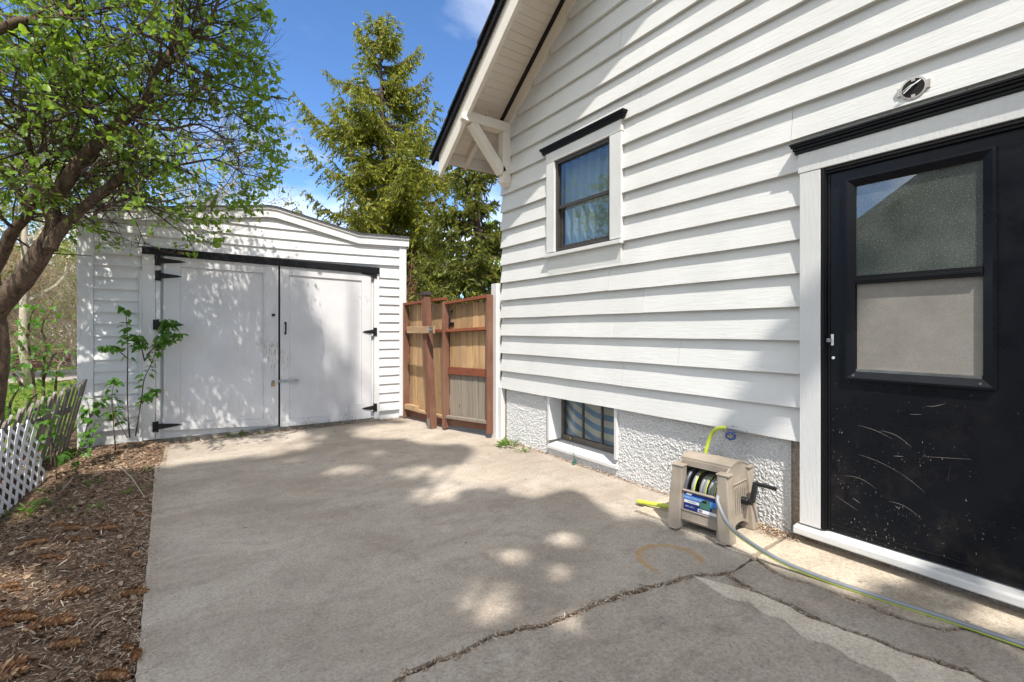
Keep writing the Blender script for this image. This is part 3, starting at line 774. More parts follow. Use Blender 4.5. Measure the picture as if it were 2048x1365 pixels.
# basement window in a plastered recess
bw = empty('basement_window', (3.2, 3.32, 0.1), parent=house)
YL, YR = 3.757, 2.885
for ya in (YL, YR - 0.032):
    mb = MB(); mb.box(3.035, 3.22, ya, ya + 0.032, 0.149, 0.63); mb.build('reveal', M['trim'], bw, bev=0.003)
mb = MB(); mb.hexa([(3.035, YR - 0.032, 0.07), (3.24, YR - 0.032, 0.085), (3.24, YL + 0.032, 0.085), (3.035, YL + 0.032, 0.07), (3.035, YR - 0.032, 0.10), (3.24, YR - 0.032, 0.148), (3.24, YL + 0.032, 0.148), (3.035, YL + 0.032, 0.10)])
mb.build('sill', M['trim'], bw, bev=0.003)
mb = MB(); mb.box(3.19, 3.225, YR, YL, 0.145, 0.20); mb.box(3.19, 3.225, YR, YL, 0.60, 0.63); mb.box(3.191, 3.224, YL - 0.035, YL, 0.2, 0.6); mb.box(3.191, 3.224, YR, YR + 0.03, 0.2, 0.6)
mb.build('frame', M['bronze2'], bw, bev=0.002)
for px in (1165, 1203):
    yy = onX(px, 850, 3.195).y
    mb = MB(); mb.box(3.193, 3.217, yy - 0.007, yy + 0.007, 0.2, 0.6); mb.build('mullion', M['bronze2'], bw)
mb = MB(); mb.box(3.204, 3.208, YR + 0.03, YL - 0.035, 0.2, 0.6); mb.build('pane', M['baseglass'], bw)
mb = MB(); vs = []; ncol = 60
for j in range(12):
    for i in range(ncol + 1):
        yy = YR + (YL - YR) * i / ncol; zz = 0.1 + 0.53 * j / 11
        vs.append((3.245 + 0.012 * math.sin(yy * 22 + zz * 3) + 0.02 * noise.noise(Vector((yy * 5, zz * 3, 2))), yy, zz))
mb.add(vs, [(j * (ncol + 1) + i, j * (ncol + 1) + i + 1, (j + 1) * (ncol + 1) + i + 1, (j + 1) * (ncol + 1) + i) for j in range(11) for i in range(ncol)])
mb.build('curtain', M['curtainblue'], bw, smooth=True)
mb = MB(); mb.tube([(3.185, 3.60, 0.18), (3.175, 3.60, 0.18)], 0.014, 10); mb.build('latch', M['brass'], bw)

# upper window
wn_ = empty('window', (3.05, 3.28, 1.94), parent=house)
mb = MB(); mb.box(W - 0.028, W + 0.06, 3.645, 3.765, 2.02, 2.905); mb.build('casing', M['trim'], wn_, bev=0.003)
mb = MB(); mb.box(W - 0.028, W + 0.06, 2.773, 2.905, 2.02, 2.905); mb.build('casing', M['trim'], wn_, bev=0.003)
mb = MB(); mb.box(W - 0.030, W + 0.06, 2.768, 3.77, 2.907, 3.003); mb.build('header', M['trim'], wn_, bev=0.003)
mb = MB(); mb.hexa([(W - 0.052, 2.76, 1.972), (W + 0.06, 2.76, 1.972), (W + 0.06, 3.78, 1.972), (W - 0.052, 3.78, 1.972), (W - 0.052, 2.76, 2.004), (W + 0.06, 2.76, 2.018), (W + 0.06, 3.78, 2.018), (W - 0.052, 3.78, 2.004)])
mb.build('sill', M['trim'], wn_, bev=0.003)
mb = MB(); mb.box(W - 0.016, W + 0.02, 2.785, 3.755, 1.80, 1.971); mb.build('apron_board', M['siding'], wn_, bev=0.002)
def crown(y0, y1, z0, par):
    m = MB()
    for dz0, dz1, out, e in ((0, 0.016, 0.042, 0.0), (0.0165, 0.034, 0.050, 0.006), (0.0345, 0.046, 0.062, 0.014), (0.0465, 0.060, 0.068, 0.018)):
        m.box(W - out, W + 0.02, y0 - e, y1 + e, z0 + dz0, z0 + dz1)
    return m.build('crown', M['black'], par, bev=0.003)
crown(2.735, 3.815, 3.004, wn_)
fr = MB(); fr.box(W - 0.006, W + 0.05, 3.615, 3.644, 2.02, 2.9); fr.box(W - 0.006, W + 0.05, 2.906, 2.935, 2.02, 2.9); fr.box(W - 0.007, W + 0.05, 2.936, 3.614, 2.872, 2.905); fr.box(W - 0.007, W + 0.05, 2.936, 3.614, 2.019, 2.045)
fr.build('frame', M['bronze'], wn_, bev=0.002)
su = empty('upper_sash', (W, 3.28, 2.42), parent=wn_)
# the sash pieces hang directly on the window as parts
mb = MB(); mb.box(W + 0.004, W + 0.03, 2.936, 3.614, 2.43, 2.462); mb.build('meeting_rail', M['bronze'], wn_, bev=0.002)
mb = MB(); mb.box(W + 0.030, W + 0.055, 3.585, 3.614, 2.046, 2.429); mb.box(W + 0.030, W + 0.055, 2.936, 2.955, 2.046, 2.429); mb.box(W + 0.030, W + 0.055, 2.956, 3.584, 2.046, 2.075); mb.build('lower_sash', M['bronze'], wn_, bev=0.002)
mb = MB(); mb.box(W + 0.018, W + 0.021, 2.936, 3.614, 2.462, 2.872); mb.build('pane', M['glass'], wn_, label='upper pane')
mb = MB(); mb.box(W + 0.040, W + 0.043, 2.955, 3.585, 2.075, 2.43); mb.build('pane', M['glass'], wn_, label='lower pane')
bpy.data.objects.remove(su)
mb = MB(); vs = []
ncol = 90
for j in range(8):
    for i in range(ncol + 1):
        yy = 2.93 + 0.70 * i / ncol; zz = 2.03 + 0.87 * j / 7
        vs.append((W + 0.12 + 0.018 * math.sin(yy * 55 + 2 * noise.noise(Vector((yy * 4, 0, 0)))), yy + 0.10 * (1 - j / 7) ** 2 * (1 if yy < 3.55 else 0.2) * 0, zz))
mb.add(vs, [(j * (ncol + 1) + i, j * (ncol + 1) + i + 1, (j + 1) * (ncol + 1) + i + 1, (j + 1) * (ncol + 1) + i) for j in range(7) for i in range(ncol)])
mb.build('curtain', M['curtain'], wn_, smooth=True)

# storm door with casing
dr = empty('door', (3.0, 0.8, 0.06), parent=house)
mb = MB(); mb.box(W - 0.030, W + 0.08, 1.263, 1.376, 0.117, 2.17); mb.build('casing', M['trim'], dr, bev=0.003)
mb = MB(); mb.box(W - 0.030, W + 0.08, 0.24, 0.345, 0.117, 2.17); mb.build('casing', M['trim'], dr, bev=0.003)
mb = MB(); mb.box(W - 0.032, W + 0.05, 0.235, 1.385, 2.172, 2.286); mb.build('header', M['trim'], dr, bev=0.003)
crown(0.21, 1.40, 2.287, dr)
mb = MB(); mb.hexa([(W - 0.066, 0.2, 0.058), (W + 0.03, 0.2, 0.058), (W + 0.03, 1.40, 0.058), (W - 0.066, 1.40, 0.058), (W - 0.062, 0.2, 0.100), (W + 0.03, 0.2, 0.116), (W + 0.03, 1.40, 0.116), (W - 0.062, 1.40, 0.100)])
mb.build('threshold', painted('worn_threshold', (0.66, 0.65, 0.62), 'Y', 0.47, 0.3), dr, bev=0.008)
mb = MB(); mb.box(W - 0.022, W + 0.03, 1.236, 1.262, 0.118, 2.168); mb.box(W - 0.022, W + 0.03, 0.346, 0.37, 0.118, 2.168); mb.box(W - 0.0215, W + 0.03, 0.371, 1.2355, 2.135, 2.168); mb.box(W - 0.03, W - 0.0225, 1.243, 1.2615, 0.118, 2.168)
mb.box(W - 0.0315, W - 0.0225, 0.371, 1.2355, 2.15, 2.16)
mb.build('frame', M['black'], dr, bev=0.002)
D = W - 0.004
mb = MB(); mb.box(D, D + 0.035, 0.371, 1.235, 0.12, 0.985); mb.box(D, D + 0.035, 0.371, 1.235, 2.07, 2.134); mb.box(D, D + 0.035, 1.14, 1.235, 0.985, 2.07); mb.box(D, D + 0.035, 0.371, 0.553, 0.985, 2.07)
dp = mb.build('door_panel', M['door'], dr)
mb = MB(); mb.box(D - 0.006, D - 0.0005, 1.222, 1.2345, 0.12, 2.134); mb.box(D - 0.006, D - 0.0005, 0.371, 1.2215, 0.155, 0.163); mb.build('edge_trim', M['black'], dr, bev=0.0015)
def ring(m, x0, x1, y0, y1, z0, z1, w):
    # bevelled moulding with a raised outer lip
    for (ya, za, yb, zb) in ((y0, z0, y1, z0), (y1, z0, y1, z1), (y1, z1, y0, z1), (y0, z1, y0, z0)):
        cy, cz = (y0 + y1) / 2, (z0 + z1) / 2
        def ins(yy, zz, d): return (yy + (d if yy < cy else -d), zz + (d if zz < cz else -d))
        a0, b0 = (ya, za), (yb, zb); a1, b1 = ins(ya, za, w * 0.25), ins(yb, zb, w * 0.25); a2, b2 = ins(ya, za, w), ins(yb, zb, w)
        V = [(x1, *a0), (x1, *b0), (x0, *a0), (x0, *b0), (x0, *a1), (x0, *b1), (x0 + (x1 - x0) * 0.75, *a2), (x0 + (x1 - x0) * 0.75, *b2), (x1 + 0.02, *a2), (x1 + 0.02, *b2)]
        m.add(V, [(0, 1, 3, 2), (2, 3, 5, 4), (4, 5, 7, 6), (6, 7, 9, 8)])
mb = MB(); ring(mb, D - 0.016, D, 0.548, 1.145, 0.98, 2.08, 0.045); mb.build('window_moulding', M['door'], dr)
mb = MB(); mb.box(D - 0.010, D + 0.02, 0.594, 1.099, 1.50, 1.545); mb.box(D - 0.014, D - 0.0105, 0.594, 1.099, 1.512, 1.528); mb.build('mid_rail', M['black'], dr, bev=0.002)
mb = MB(); mb.box(D + 0.008, D + 0.011, 0.594, 1.099, 1.545, 2.034); mb.build('pane', M['doorglass'], dr)
mb = MB(); mb.box(D + 0.03, D + 0.033, 0.59, 1.105, 1.5, 2.04); mb.build('insect_screen', M['nroof'], dr)
mb = MB(); mb.box(D + 0.012, D + 0.018, 0.596, 1.097, 1.03, 1.499); mb.build('screen_panel', M['screen'], dr)
mb = MB(); mb.box(D - 0.002, D + 0.0115, 0.596, 1.097, 1.026, 1.040); mb.build('panel_ledge', M['zinc'], dr)
# latch plate, bolt, hole plug, clips
mb = MB(); mb.box(D - 0.004, D - 0.0005, 1.205, 1.218, 1.165, 1.228); mb.build('latch_plate', M['white'], dr, bev=0.001)
mb = MB(); mb.box(D - 0.022, D - 0.0045, 1.213, 1.234, 1.182, 1.204); mb.build('latch_bolt', M['zinc'], dr, bev=0.002)
mb = MB(); mb.tube([(D - 0.003, 1.207, 1.095), (D, 1.207, 1.095)], 0.008, 10); mb.build('hole_plug', M['white'], dr)
for yy in (1.105, 0.60):
    mb = MB(); mb.tube([(D - 0.016, yy, 1.005), (D - 0.010, yy, 1.005)], 0.006, 10); mb.build('clip', M['zinc'], dr)
# scratches and paint chips
mb = MB(); rs = random.Random(5)
def scratch(p0, p1, bow, w):
    m = 9; prev = None
    for i in range(m + 1):
        t = i / m; yy = p0[0] + (p1[0] - p0[0]) * t; zz = p0[1] + (p1[1] - p0[1]) * t + bow * math.sin(t * math.pi)
        ww = w * math.sin(t * math.pi) + 0.0002
        cur = [(D - 0.0012, yy, zz - ww), (D - 0.0012, yy, zz + ww)]
        if prev: mb.add([prev[0], cur[0], cur[1], prev[1]], [(0, 1, 2, 3)])
        prev = cur
def dpx(x, y): q = onX(1580 + x / 2.731, 560 + y / 2.731, D); return (q.y, q.z)
for a, b, bow, w in (((370, 795), (560, 870), 0.01, .0006), ((490, 825), (665, 915), 0.02, .0007), ((375, 955), (600, 1055), 0.01, .0005), ((600, 1055), (740, 1165), 0.005, .0005), ((300, 1070), (475, 1145), 0.02, .0006), ((245, 1175), (370, 1260), 0.0, .0005), ((540, 1210), (720, 1310), 0.02, .0006), ((360, 870), (365, 940), 0, .0008), ((565, 962), (620, 965), 0, .0008), ((635, 1275), (640, 1310), 0, .0014), ((720, 965), (990, 980), 0.0, .0003), ((880, 1005), (858, 1110), 0.0, .0004), ((740, 690), (850, 675), -0.006, .0007), ((655, 735), (720, 735), 0, .0005), ((290, 965), (290, 1100), 0.0, .0003), ((340, 1190), (385, 1220), 0.0, .0012), ((575, 1235), (600, 1255), 0.0, .0012), ((470, 1275), (480, 1300), 0, .001)):
    scratch(dpx(*a), dpx(*b), bow, w)
cl_ = [(rs.uniform(0.75, 1.2), 0.15 + abs(rs.gauss(0, 0.3))) for _ in range(16)]
for _ in range(230):
    c__ = rs.choice(cl_); sg = rs.choice((0.02, 0.05, 0.12)); yy = min(1.21, c__[0] + rs.gauss(0, sg)); zz = max(0.13, c__[1] + rs.gauss(0, sg * 0.7))
    if zz > 0.97: continue
    w = rs.choice((0.0004, 0.0005, 0.0007, 0.001, 0.0015)); h = w * rs.uniform(0.6, 4)
    mb.add([(D - 0.001, yy - w, zz - h), (D - 0.001, yy + w * 0.5, zz - h * 0.8), (D - 0.001, yy + w, zz + h), (D - 0.001, yy - w * 0.6, zz + h * 0.7)], [(0, 1, 2, 3)])
mb.build('paint_scratches', simple('bare_scratch', (0.34, 0.30, 0.25), 0.6, bump=0), dr, kind='stuff', fix=False)
# junction box over the door
jb = empty('junction_box', (W, 0.849, 2.41), parent=house)
c = onX(1827, 177, W - 0.014); cy, cz = c.y, c.z; XB = W - 0.016
mb = MB(); N = 32
def ringxy(r, x, sq=0.86): return [(x, cy + r * math.cos(2 * math.pi * i / N), cz + r * math.sin(2 * math.pi * i / N)) for i in range(N)]
a_, b_, c_ = ringxy(0.055, XB - 0.003), ringxy(0.046, XB - 0.004), ringxy(0.055, XB + 0.01)
mb.add(a_ + b_ + c_, [(i, (i + 1) % N, N + (i + 1) % N, N + i) for i in range(N)] + [(i, 2 * N + i, 2 * N + (i + 1) % N, (i + 1) % N) for i in range(N)])
mb.box(XB - 0.0025, XB + 0.012, cy + 0.052, cy + 0.066, cz - 0.02, cz + 0.02); mb.box(XB - 0.0025, XB + 0.012, cy - 0.066, cy - 0.052, cz - 0.02, cz + 0.02)
mb.box(XB - 0.0045, XB - 0.001, cy - 0.008, cy + 0.008, cz - 0.047, cz - 0.032); mb.box(XB - 0.0045, XB - 0.001, cy - 0.008, cy + 0.008, cz + 0.034, cz + 0.047)
mb.build('ring', simple('aged_ring', (0.5, 0.47, 0.44), 0.6), jb)
mb = MB(); mb.add(ringxy(0.0465, XB - 0.0028), [tuple(range(N))]); mb.build('dark_cavity', M['void'], jb)
mb = MB(); mb.tube([(XB - 0.004, cy - 0.03, cz + 0.03), (XB - 0.018, cy, cz + 0.008), (XB - 0.014, cy + 0.035, cz - 0.018), (XB - 0.016, cy + 0.04, cz - 0.008), (XB - 0.012, cy + 0.01, cz + 0.012), (XB - 0.004, cy - 0.02, cz + 0.02)], 0.0025, 6)
mb.build('wire', M['white'], jb, smooth=True)

# white post between the gate and the house
mb = MB(); mb.box(2.985, 3.055, 4.665, 4.775, -0.02, 1.79); mb.box(3.01, 3.07, 4.60, 4.663, -0.02, 0.60)
tag(mb.build('gate_post', M['trim'], bev=0.004), 'white painted post between the cedar gate and the house corner', 'post')

# ------------------------------------------------------------------ shed
shed = empty('shed', (0.9, S, 0), 'white wooden shed with double doors and black strap hinges', 'shed')
def sp(px, py): q = onY(px, py, S); return (q.x, q.z)
XL, XR = -0.875, 2.656
prof = [(XL - 0.03, 2.515), (-0.34, 2.562), (0.86, 2.757), (0.96, 2.757), (1.97, 2.545), (XR + 0.03, 2.572)]
def ptop(x):
    for (a, za), (b, zb) in zip(prof[:-1], prof[1:]):
        if x <= b: return za + (zb - za) * (x - a) / (b - a)
    return prof[-1][1]
def sag(x, z):  # the old courses over the doors dip in the middle
    return z - 0.030 * math.sin(max(0, min(1, (x + 0.7) / 3.3)) * math.pi) * max(0, min(1, (z - 2.0) / 0.2))
def shedboard(x0, x1, zb, h=0.1235, fn=None, clip=None, mat=None, name='siding_board'):
    n = max(1, int((x1 - x0) / 0.2)); vs = []
    sd = rnd.random() * 40
    for i in range(n + 1):
        x = x0 + (x1 - x0) * i / n
        z0 = (fn(x, zb) if fn else zb) + noise.noise(Vector((x * 2.2, zb * 5, sd))) * 0.003
        z1 = (fn(x, zb + h) if fn else zb + h) + 0.008
        if clip: z1 = min(z1, clip(x)); z0 = min(z0, z1 - 0.001)
        wv = noise.noise(Vector((x * 3, zb * 5, sd + 3))) * 0.002
        vs += [(x, S - 0.020 + wv, z0), (x, S + 0.002, z1), (x, S + 0.02, z1), (x, S + 0.02, z0)]
    fs = []
    for i in range(n):
        a = i * 4; b = a + 4
        fs += [(a + 1, b + 1, b, a), (a + 2, b + 2, b + 1, a + 1), (b + 3, b, a, a + 3)][0:3]
    fs += [(3, 2, 1, 0), (n * 4, n * 4 + 1, n * 4 + 2, n * 4 + 3)]
    mb = MB(); mb.add(vs, fs); mb.build(name, mat or M['shed'], shed, fix=True)
xA, xB = -0.745, -0.352
z = 0.20
while z < 2.1:
    shedboard(xA, xB, z + rnd.uniform(-0.002, 0.002)); z += 0.1235
z = 0.13
while z < 2.04:
    shedboard(2.262, 2.55, z); z += 0.1235
z = 2.17
fc = lambda x: ptop(x) - 0.02
while z < 2.72:
    lo = [x for x in np.linspace(xA, 2.62, 60) if fc(x) > sag(x, z) + 0.01]
    if lo: shedboard(min(lo), min(2.55, max(lo)) if z < 2.3 else max(lo), z, fn=sag, clip=fc)
    z += 0.1235
mb = MB(); mb.box(XL, -0.747, S - 0.022, S + 0.05, 0.03, 2.42); mb.build('corner_board', M['shedv'], shed, bev=0.004)
mb = MB(); mb.box(2.552, XR, S - 0.022, S + 0.05, 0.03, 2.46); mb.build('corner_board', M['shedv'], shed, bev=0.004)
mb = MB(); mb.add([(XL + 0.005, S + 0.02, 0), (XR - 0.005, S + 0.02, 0), (XR - 0.005, S + 0.02, 2.53)] + [(x, S + 0.02, z - 0.01) for x, z in reversed(prof[1:-1])] + [(XL + 0.005, S + 0.02, 2.49)], [tuple(range(len(prof) + 2))])
mb.box(XL + 0.005, XL + 0.06, S + 0.06, S + 4.5, 0, 2.4); mb.box(XR - 0.06, XR - 0.005, S + 0.06, S + 4.5, 0, 2.4); mb.box(XL, XR, S + 4.5, S + 4.56, 0, 2.4)
mb.build('wall', M['shedv'], shed)
# fascia: separate boards following the roof line
for (a, za), (b, zb) in zip(prof[:-1], prof[1:]):
    mb = MB(); mb.hexa([(a, S - 0.045, za - 0.125), (b, S - 0.045, zb - 0.125), (b, S - 0.023, zb - 0.125), (a, S - 0.023, za - 0.125), (a, S - 0.045, za - 0.012), (b, S - 0.045, zb - 0.012), (b, S - 0.023, zb - 0.012), (a, S - 0.023, za - 0.012)])
    mb.build('fascia_board', M['shed'], shed)
    
mb = MB()
for (a, za), (b, zb) in zip(prof[:-1], prof[1:]):
    mb.hexa([(a, S - 0.075, za), (b, S - 0.075, zb), (b, S + 4.6, zb), (a, S + 4.6, za), (a, S - 0.075, za + 0.016), (b, S - 0.075, zb + 0.016), (b, S + 4.6, zb + 0.016), (a, S + 4.6, za + 0.016)])
mb.build('roof', M['shedroof'], shed)
mb = MB()
for (a, za), (b, zb) in zip(prof[:-1], prof[1:]):
    mb.hexa([(a, S - 0.060, za - 0.030), (b, S - 0.060, zb - 0.030), (b, S - 0.02, zb - 0.030), (a, S - 0.02, za - 0.030), (a, S - 0.060, za - 0.001), (b, S - 0.060, zb - 0.001), (b, S - 0.02, zb - 0.001), (a, S - 0.02, za - 0.001)])
mb.build('roof_trim', M['shed'], shed)
# lintel
p0 = sp(285, 495); p1 = sp(757, 537); q0 = sp(285, 508); q1 = sp(757, 549)
mb = MB(); mb.prism([(p0[0], S - 0.05, p0[1]), (p1[0], S - 0.05, p1[1]), (q1[0], S - 0.05, q1[1]), (q0[0], S - 0.05, q0[1])], (0, 0.04, 0)); lint = mb.build('lintel', M['black'], shed)
# numerals on the lintel
def textmesh(name, body, size, mat, org, xax, zax, parent, ext=0.0, **kw):
    cu = bpy.data.curves.new('t', 'FONT'); cu.body = body; cu.size = size; cu.extrude = ext; cu.align_x = 'CENTER'; cu.align_y = 'CENTER'
    to = bpy.data.objects.new('t', cu); COL.objects.link(to)
    dg = bpy.context.evaluated_depsgraph_get(); me = bpy.data.meshes.new_from_object(to.evaluated_get(dg))
    bpy.data.objects.remove(to)
    me.name = name; me.materials.clear(); me.materials.append(mat)
    xax = Vector(xax).normalized(); zax = Vector(zax).normalized(); nn = xax.cross(zax)
    me.transform(Matrix(((xax.x, zax.x, nn.x, 0), (xax.y, zax.y, nn.y, 0), (xax.z, zax.z, nn.z, 0), (0, 0, 0, 1))))
    return link(name, me, Vector(org), parent, **kw)
t0 = sp(362, 508)
textmesh('numerals', '208', 0.042, M['brass'], (t0[0], S - 0.0515, t0[1]), (1, 0, -0.01), (0, 0, 1), lint)
# frame round the doors
zt = lambda x: q0[1] + (q1[1] - q0[1]) * (x - q0[0]) / (q1[0] - q0[0])
mb = MB(); mb.box(-0.35, -0.235, S - 0.03, S + 0.02, 0.06, zt(-0.3) - 0.002); mb.build('casing', M['shedv'], shed, bev=0.003)
mb = MB(); mb.box(-0.232, -0.19, S - 0.026, S + 0.02, 0.06, zt(-0.2) - 0.002); mb.build('casing', M['shedv'], shed, bev=0.002)
mb = MB(); mb.box(2.185, 2.258, S - 0.03, S + 0.02, 0.03, zt(2.2) - 0.002); mb.build('casing', M['shedv'], shed, bev=0.003)
mb = MB(); mb.tube([(-0.362, S - 0.03, 0.1), (-0.362, S - 0.03, 1.9)], 0.012, 8); mb.build('conduit', M['shedv'], shed)
mb = MB(); mb.box(-0.35, 2.2, S - 0.015, S + 0.02, -0.02, 0.05); mb.build('sill', simple('rotten_sill', (0.28, 0.25, 0.21), 0.9, var=0.3), shed)
def shed_door(x0, x1, zb0, zb1, lw, rw, label):
    d = empty('shed_door', ((x0 + x1) / 2, S, zb0), parent=shed); d['label'] = label
    top = lambda x: zt(x) - 0.006
    bot = lambda x: zb0 + (zb1 - zb0) * (x - x0) / (x1 - x0)
    F = S - 0.024; Bk = S - 0.004
    def pc(name, xa, xb, fa, fb, y0=F, y1=Bk, mat='sheddoor', bev=0.002):
        m = MB(); m.hexa([(xa, y0, fa(xa)), (xb, y0, fa(xb)), (xb, y1, fa(xb)), (xa, y1, fa(xa)), (xa, y0, fb(xa)), (xb, y0, fb(xb)), (xb, y1, fb(xb)), (xa, y1, fb(xa))])
        return m.build(name, M[mat], d, bev=bev)
    pc('stile', x0, x0 + lw, bot, top); pc('stile', x1 - rw, x1, bot, top)
    pc('rail', x0 + lw + 0.001, x1 - rw - 0.001, lambda x: top(x) - 0.105, top)
    pc('rail', x0 + lw + 0.001, x1 - rw - 0.001, bot, lambda x: bot(x) + 0.085)
    pc('panel', x0 + lw + 0.001, x1 - rw - 0.001, lambda x: bot(x) + 0.087, lambda x: top(x) - 0.107, S - 0.009, S + 0.006, bev=0)
    return d
xl0 = sp(327, 600)[0]; xl1 = sp(556, 600)[0]; xr0 = sp(560, 600)[0]; xr1 = sp(741, 600)[0]
dl = shed_door(xl0, xl1, 0.145, 0.075, sp(361, 600)[0] - xl0, xl1 - sp(526, 600)[0], 'left shed door')
drr = shed_door(xr0, xr1, 0.05, 0.045, sp(578, 600)[0] - xr0, xr1 - sp(722, 600)[0], 'right shed door')
mb = MB(); mb.box(sp(526, 600)[0] + 0.02, sp(526, 600)[0] + 0.12, S - 0.031, S - 0.0245, 0.10, 2.05); mb.build('cover_strip', M['sheddoor'], dl, bev=0.002)
mb = MB(); mb.box(xl1 + 0.001, xr0 - 0.001, S - 0.002, S + 0.01, 0.06, 2.05); mb.build('dark_gap', M['void'], shed)
mb = MB(); mb.box(xr1 - 0.30, xr1 - 0.115, S - 0.0255, S - 0.0095, 0.13, 0.26); mb.build('patch_board', M['sheddoor'], drr, bev=0.002)
# strap hinges
def hinge(px, py, dirn, par, L=0.19, lab=None):
    x, z = sp(px, py)
    h = empty('strap_hinge', (x, S - 0.03, z), parent=shed)
    m = MB(); m.box(x - 0.030 * (1 if dirn > 0 else 0.4), x + 0.030 * (0.4 if dirn > 0 else 1), S - 0.040, S - 0.031, z - 0.055, z + 0.055); m.build('plate', M['iron'], h, bev=0.001)
    m = MB(); xs = x + 0.016 * dirn; m.tube([(xs, S - 0.042, z - 0.06), (xs, S - 0.042, z + 0.06)], 0.009, 8); m.build('pin', M['iron'], h)
    m = MB(); m.prism([(xs, S - 0.038, z - 0.032), (xs + dirn * L * 0.8, S - 0.034, z - 0.012), (xs + dirn * L, S - 0.033, z), (xs + dirn * L * 0.8, S - 0.034, z + 0.012), (xs, S - 0.038, z + 0.032)], (0, 0.007, 0)); m.build('strap', M['iron'], h)
    return h
hinge(316, 522, 1, dl, 0.24); hinge(317, 552, 1, dl, 0.20); hinge(313, 650, 1, dl, 0.24); hinge(312, 853, 1, dl, 0.22)
hinge(748, 549, -1, drr, 0.17); hinge(748, 664, -1, drr, 0.15); hinge(748, 815, -1, drr, 0.16)
# pull handle, catch, hasp, padlock
x, z = sp(570, 657); F = S - 0.025
mb = MB(); mb.tube([(x, F, z - 0.06), (x, F - 0.03, z - 0.05), (x, F - 0.035, z), (x, F - 0.03, z + 0.05), (x, F, z + 0.06)], 0.009, 8); mb.box(x - 0.012, x + 0.012, F - 0.006, F, z + 0.05, z + 0.078); mb.box(x - 0.012, x + 0.012, F - 0.006, F, z - 0.078, z - 0.05); mb.build('pull_handle', M['iron'], drr, smooth=False)
x, z = sp(546, 631); mb = MB(); mb.box(x - 0.018, x + 0.018, F - 0.02, F - 0.0065, z - 0.012, z + 0.018); mb.build('catch', M['iron'], dl, bev=0.002)
x, z = sp(575, 762); mb = MB(); mb.box(x - 0.11, x + 0.11, F - 0.012, F - 0.004, z - 0.013, z + 0.016); mb.prism([(x, F - 0.013, z - 0.01), (x + 0.12, F - 0.05, z - 0.016), (x + 0.12, F - 0.05, z + 0.016), (x, F - 0.013, z + 0.015)], (0, 0.003, 0)); mb.build('hasp', M['zinc'], drr, bev=0.001)
x, z = sp(545, 765)
pl = empty('padlock', (x, F, z - 0.02), 'small brass padlock hanging from the left shed door', 'padlock')
mb = MB(); mb.box(x - 0.02, x + 0.018, F - 0.028, F - 0.010, z - 0.045, z - 0.002); mb.build('lock_body', M['brass'], pl, bev=0.003)
mb = MB(); mb.tube([(x - 0.012, F - 0.019, z - 0.003), (x - 0.012, F - 0.019, z + 0.014), (x - 0.004, F - 0.019, z + 0.024), (x + 0.005, F - 0.019, z + 0.024), (x + 0.011, F - 0.019, z + 0.014), (x + 0.011, F - 0.019, z - 0.003)], 0.0035, 6); mb.build('shackle', M['iron'], pl, smooth=True)

# ------------------------------------------------------------------ cedar gate and fence panel
class Fr:
    def __init__(s, A, B):
        s.A = Vector((A[0], A[1], 0)); B = Vector((B[0], B[1], 0)); s.L = (B - s.A).length; s.d = (B - s.A).normalized(); s.n = Vector((s.d.y, -s.d.x, 0))
        if s.n.x > 0: s.n = -s.n
    def p(s, a, o, z): q = s.A + s.d * a + s.n * o; return (q.x, q.y, z)
    def box(s, m, a0, a1, o0, o1, z0, z1, z0b=None, z1b=None):
        z0b = z0 if z0b is None else z0b; z1b = z1 if z1b is None else z1b
        m.hexa([s.p(a0, o0, z0), s.p(a1, o0, z0b), s.p(a1, o1, z0b), s.p(a0, o1, z0), s.p(a0, o0, z1), s.p(a1, o0, z1b), s.p(a1, o1, z1b), s.p(a0, o1, z1)]); return m
gf = Fr((2.775, 5.49), (3.0, 4.735))
gate = empty('wooden_gate', gf.p(gf.L / 2, 0, 0.03), 'red framed cedar plank gate beside the white house', 'gate')
L = gf.L; ht0, ht1 = 1.605, 1.665
def gp(name, mat, *a, fr=gf, par=gate, bev=0.003, **kw):
    m = MB(); fr.box(m, *a); return m.build(name, M[mat], par, bev=bev, **kw)
gp('stile', 'redstain', 0.0, 0.045, 0.0, 0.085, 0.02, ht0); gp('stile', 'redstain', L - 0.045, L, 0.0, 0.085, 0.05, ht1)
gp('rail', 'redrail', 0.046, L - 0.046, 0.0, 0.084, ht0 - 0.035, ht0, ht1 - 0.04, ht1)
gp('rail', 'redrail', 0.046, L - 0.046, 0.002, 0.08, 1.225, 1.262, 1.255, 1.292)
gp('rail', 'redrail', 0.046, L - 0.046, 0.0, 0.03, 0.70, 0.79, 0.70, 0.79)
gp('rail', 'cedargrey', 0.046, L - 0.046, 0.002, 0.07, 0.15, 0.185, 0.16, 0.195)
gp('kick_board', 'redstain', 0.046, L - 0.046, -0.018, 0.0, 0.05, 0.148, 0.07, 0.158)
npk = 7
for row, (z0, z1, mt) in enumerate(((1.263, 1.57, 'cedar'), (0.79, 1.224, 'cedar'), (0.186, 0.70, 'cedargrey'))):
    for i in range(npk):
        w = (L - 0.094) / npk; a = 0.047 + w * i
        e = (a / L) * 0.03 if row < 2 else 0
        gp('plank', mt, a + 0.003, a + w - 0.003, -0.018 + rnd.uniform(-0.002, 0.002), rnd.uniform(-0.005, 0.0), z0 + (e if row == 0 else 0), z1 + e * 1.0 if row < 2 else z1, bev=0.002)
hd = MB(); hd.tube([gf.p(0.085, 0.0, 1.33), gf.p(0.085, 0.04, 1.34), gf.p(0.09, 0.05, 1.40), gf.p(0.10, 0.03, 1.46), gf.p(0.09, 0.0, 1.50)], 0.009, 8); gf.box(hd, 0.065, 0.125, 0.0, 0.014, 1.30, 1.35); hd.build('thumb_latch', M['iron'], gate)
